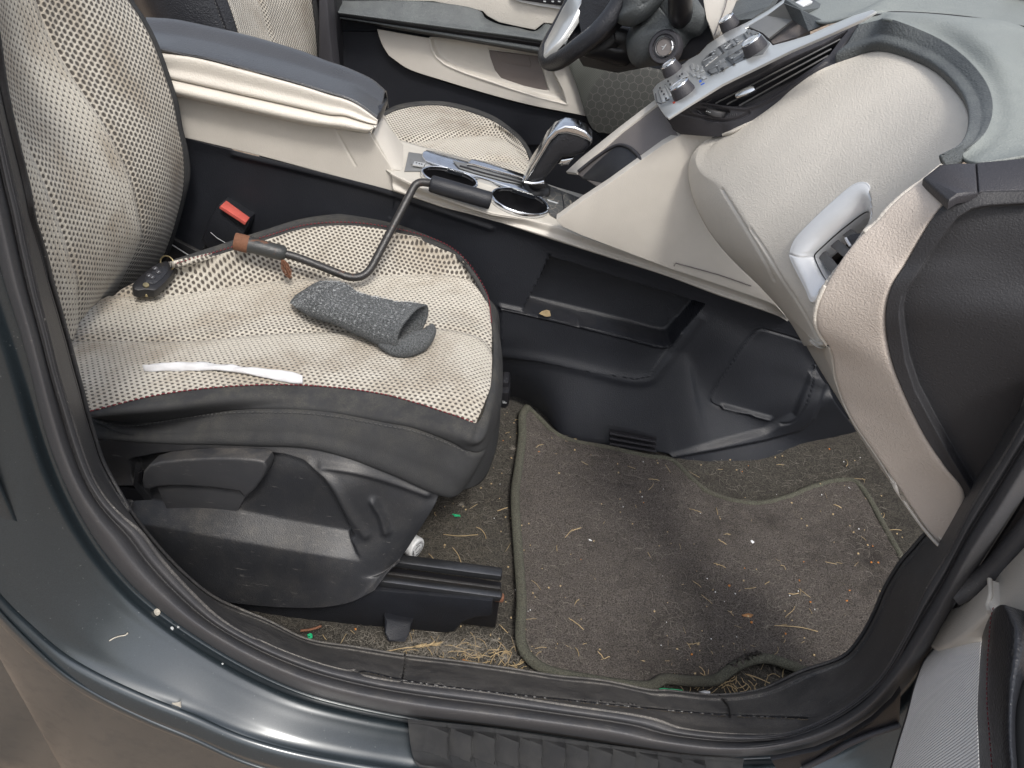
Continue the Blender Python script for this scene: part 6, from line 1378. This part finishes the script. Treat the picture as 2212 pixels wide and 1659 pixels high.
thread('green_fibre', 'G', ((1915,835),(1930,830),(1935,845),(1920,850)), 'green', .0011, 'curled green plastic scrap at the left sill by bark', 'plastic fibre', off=.02, n=5, spread=2)
thread('bark_twig', 'G', ((1870,805),(1920,800),(1960,790),(2000,775)), 'rust', .0022, 'brown bark twig lying under the seat at the sill', 'twig', off=.02)
thread('grass_straw', 'I', ((660,772),(740,776),(830,785),(930,810)), 'straw', .0007, 'long curved yellow stem on the right half of the mat', 'grass stem')
thread('grass_straw', 'I', ((490,1075),(560,1100),(632,1132)), 'straw', .0008, 'straight yellow stem lying beneath the mat notch', 'grass stem')
thread('grass_straw', 'H', ((705,205),(800,215),(920,207)), 'straw', .0007, 'yellow stem on dark carpet behind the seat rails', 'grass stem')
thread('grass_straw', 'H', ((760,285),(795,330),(815,382)), 'straw', .0007, 'slanting yellow stem between the bottle and the mat', 'grass stem')
for i_, (x_, y_, k_) in enumerate(((1025,862,'H'), (1090,970,'H'), (610,780,'I'), (1140,1370,'E'), (810,20,'H'))):
    lb = ('white lint tuft on carpet below the rail end', 'white lint tuft beside straw at the sill', 'grey lint clump on the right half of the mat', 'pale lint tuft left of the mat top corner', 'cream lint tuft beside the green scrap')[i_]
    pr = []
    for k in range(46):
        a_ = random.uniform(0, 6.28); s_ = random.uniform(8, 34); pp = c(k_, (x_, y_), (x_+math.cos(a_)*s_*.5+random.uniform(-6, 6), y_+math.sin(a_)*s_*.4), (x_+math.cos(a_)*s_, y_+math.sin(a_)*s_*.7))
        pr.append(tubemesh(spline([onfloor(p, random.uniform(.001, .005)) for p in pp], 6), .00016, 3, caps=False))
    v, f = merge(pr); tag(mesh('lint_tuft', v, f, MT['lint'], None, smooth=False), lb, 'lint tuft')
onscuff = snapper(scuffG); gpts = along(stp, 400)
def groove():
    k = random.randrange(30, 390); p = gpts[k]+(gpts[k+1]-gpts[k])*random.random() if k < 398 else gpts[k]; q = onscuff((p[0]+random.uniform(-2, 2), p[1]+random.gauss(2.2, 1.6)), .0005)
    s = random.uniform(.00025, .0006); return [(q.x+s*(1 if k_ & 1 else -1), q.y+s*(1 if k_ & 2 else -1), q.z+(s if k_ & 4 else -s)*random.uniform(.5, 1)) for k_ in range(8)], [[0, 1, 3, 2], [4, 6, 7, 5], [0, 4, 5, 1], [2, 3, 7, 6], [0, 2, 6, 4], [1, 5, 7, 3]]
MT['sand'] = carpet('tan_sand', (.20, .165, .12), (.34, .29, .22), 900, (.05, .045, .04))
sg = along(stp, 900); vs_s, fs_s = [], []
for k in range(40, 899):
    n1 = noise.noise(V((k*.05, 3, 0))); n2 = noise.noise(V((k*.4, 9, 0)))
    if n1+.5*n2 < -.05: continue
    w_ = 2.2+2.2*n1+1.2*n2
    q = [onscuff((sg[k][0], sg[k][1]+1.2), .0006), onscuff((sg[min(k+1, 899)][0]+.2, sg[k][1]+1.2), .0006), onscuff((sg[k][0]+1.6, sg[k][1]+1.2+max(.6, w_)), .0006), onscuff((sg[k][0]-.2, sg[k][1]+1.2+max(.6, w_)), .0006)] if k < 899 else None
    b0 = len(vs_s); vs_s += q; fs_s.append([b0, b0+1, b0+2, b0+3])
tag(mesh('sand', vs_s, fs_s, MT['sand'], None, smooth=False), 'tan sand and dust gathered in the sill groove', 'sand', kind='stuff')
# ================================================================== CAR ROOF AND FAR SHELL, out of frame but part of the car
roof = [V((-1.3, .62, 1.22)), V((.45, .62, 1.22)), V((.45, 1.85, 1.22)), V((-1.3, 1.85, 1.22))]
ROOF = False
if ROOF: plate('roof_panel', roof, .02, MT['beige_smooth'], car, normal=(0, 0, 1))
for q in (((466,946),(462,1000),(456,1060),(446,1116)),):
    tube('cover_seam', spline([onscuff(p, .0004) for p in c('H', *q)], 20), .0014, MT['black'], car, 6)
tube('cover_seam', spline([onscuff(p, .0004) for p in c('I', (318,1206),(345,1240),(370,1272),(384,1348))], 20), .0012, MT['black'], car, 6)
tube('cover_step', [onscuff(p, .0002) for p in along(stp, 260)[12:]], .0015, MT['black'], car, 6)
onpaint = snapper(paintG)
ct = tube('curled_fibre', spline([onpaint(p, .0012) for p in c('G', (680,868),(715,848),(750,838),(780,832),(797,818),(790,822))], 24), .0007, MT['chip']); tag(ct, 'tiny pale curled fibre stuck on the painted frame', 'fibre')
for k_, (x_, y_, r_) in enumerate(((975,690,.0042), (1068,792,.0024), (1108,782,.0016), (1384,1011,.0014))):
    w_ = onpaint(c1('G', x_, y_), .0003); lathe('paint_blemish', w_, V((0, -.75, .66)), [(r_, -.0003), (r_*.8, .0005), (r_*.4, .0008), (.0001, .0009)], MT['chip'] if k_ == 0 else MT['lmark'], car, 14)
# ================================================================== LIGHT
wd = bpy.data.worlds.new('World'); S.world = wd; wd.use_nodes = True
nt = wd.node_tree; bg = nt.nodes['Background']; sky = nt.nodes.new('ShaderNodeTexSky'); sky.sky_type = 'NISHITA'; sky.sun_disc = False
EL, AZ = math.radians(58), math.radians(158)
sky.sun_elevation = EL; sky.sun_rotation = AZ; sky.air_density = 1.0; sky.dust_density = 4.0; sky.ozone_density = 1.0
hs = nt.nodes.new('ShaderNodeHueSaturation'); hs.inputs['Saturation'].default_value = .48; nt.links.new(sky.outputs[0], hs.inputs['Color']); nt.links.new(hs.outputs[0], bg.inputs[0]); bg.inputs[1].default_value = .15
sd = bpy.data.lights.new('sun', 'SUN'); sd.energy = 1.5; sd.angle = math.radians(10); sd.color = (1, .96, .90)
so_ = bpy.data.objects.new('sun', sd); COL.objects.link(so_)
# light comes from behind the camera, a little from the right, through the open door
dirv = V((math.sin(AZ)*math.cos(EL), math.cos(AZ)*math.cos(EL), math.sin(EL)))
so_.rotation_euler = dirv.to_track_quat('Z', 'Y').to_euler()
S.view_settings.view_transform = 'Standard'; S.view_settings.look = 'None'; S.view_settings.exposure = 0.55; S.view_settings.gamma = 1
S.view_settings.use_curve_mapping = False
S.cycles.use_denoising = True
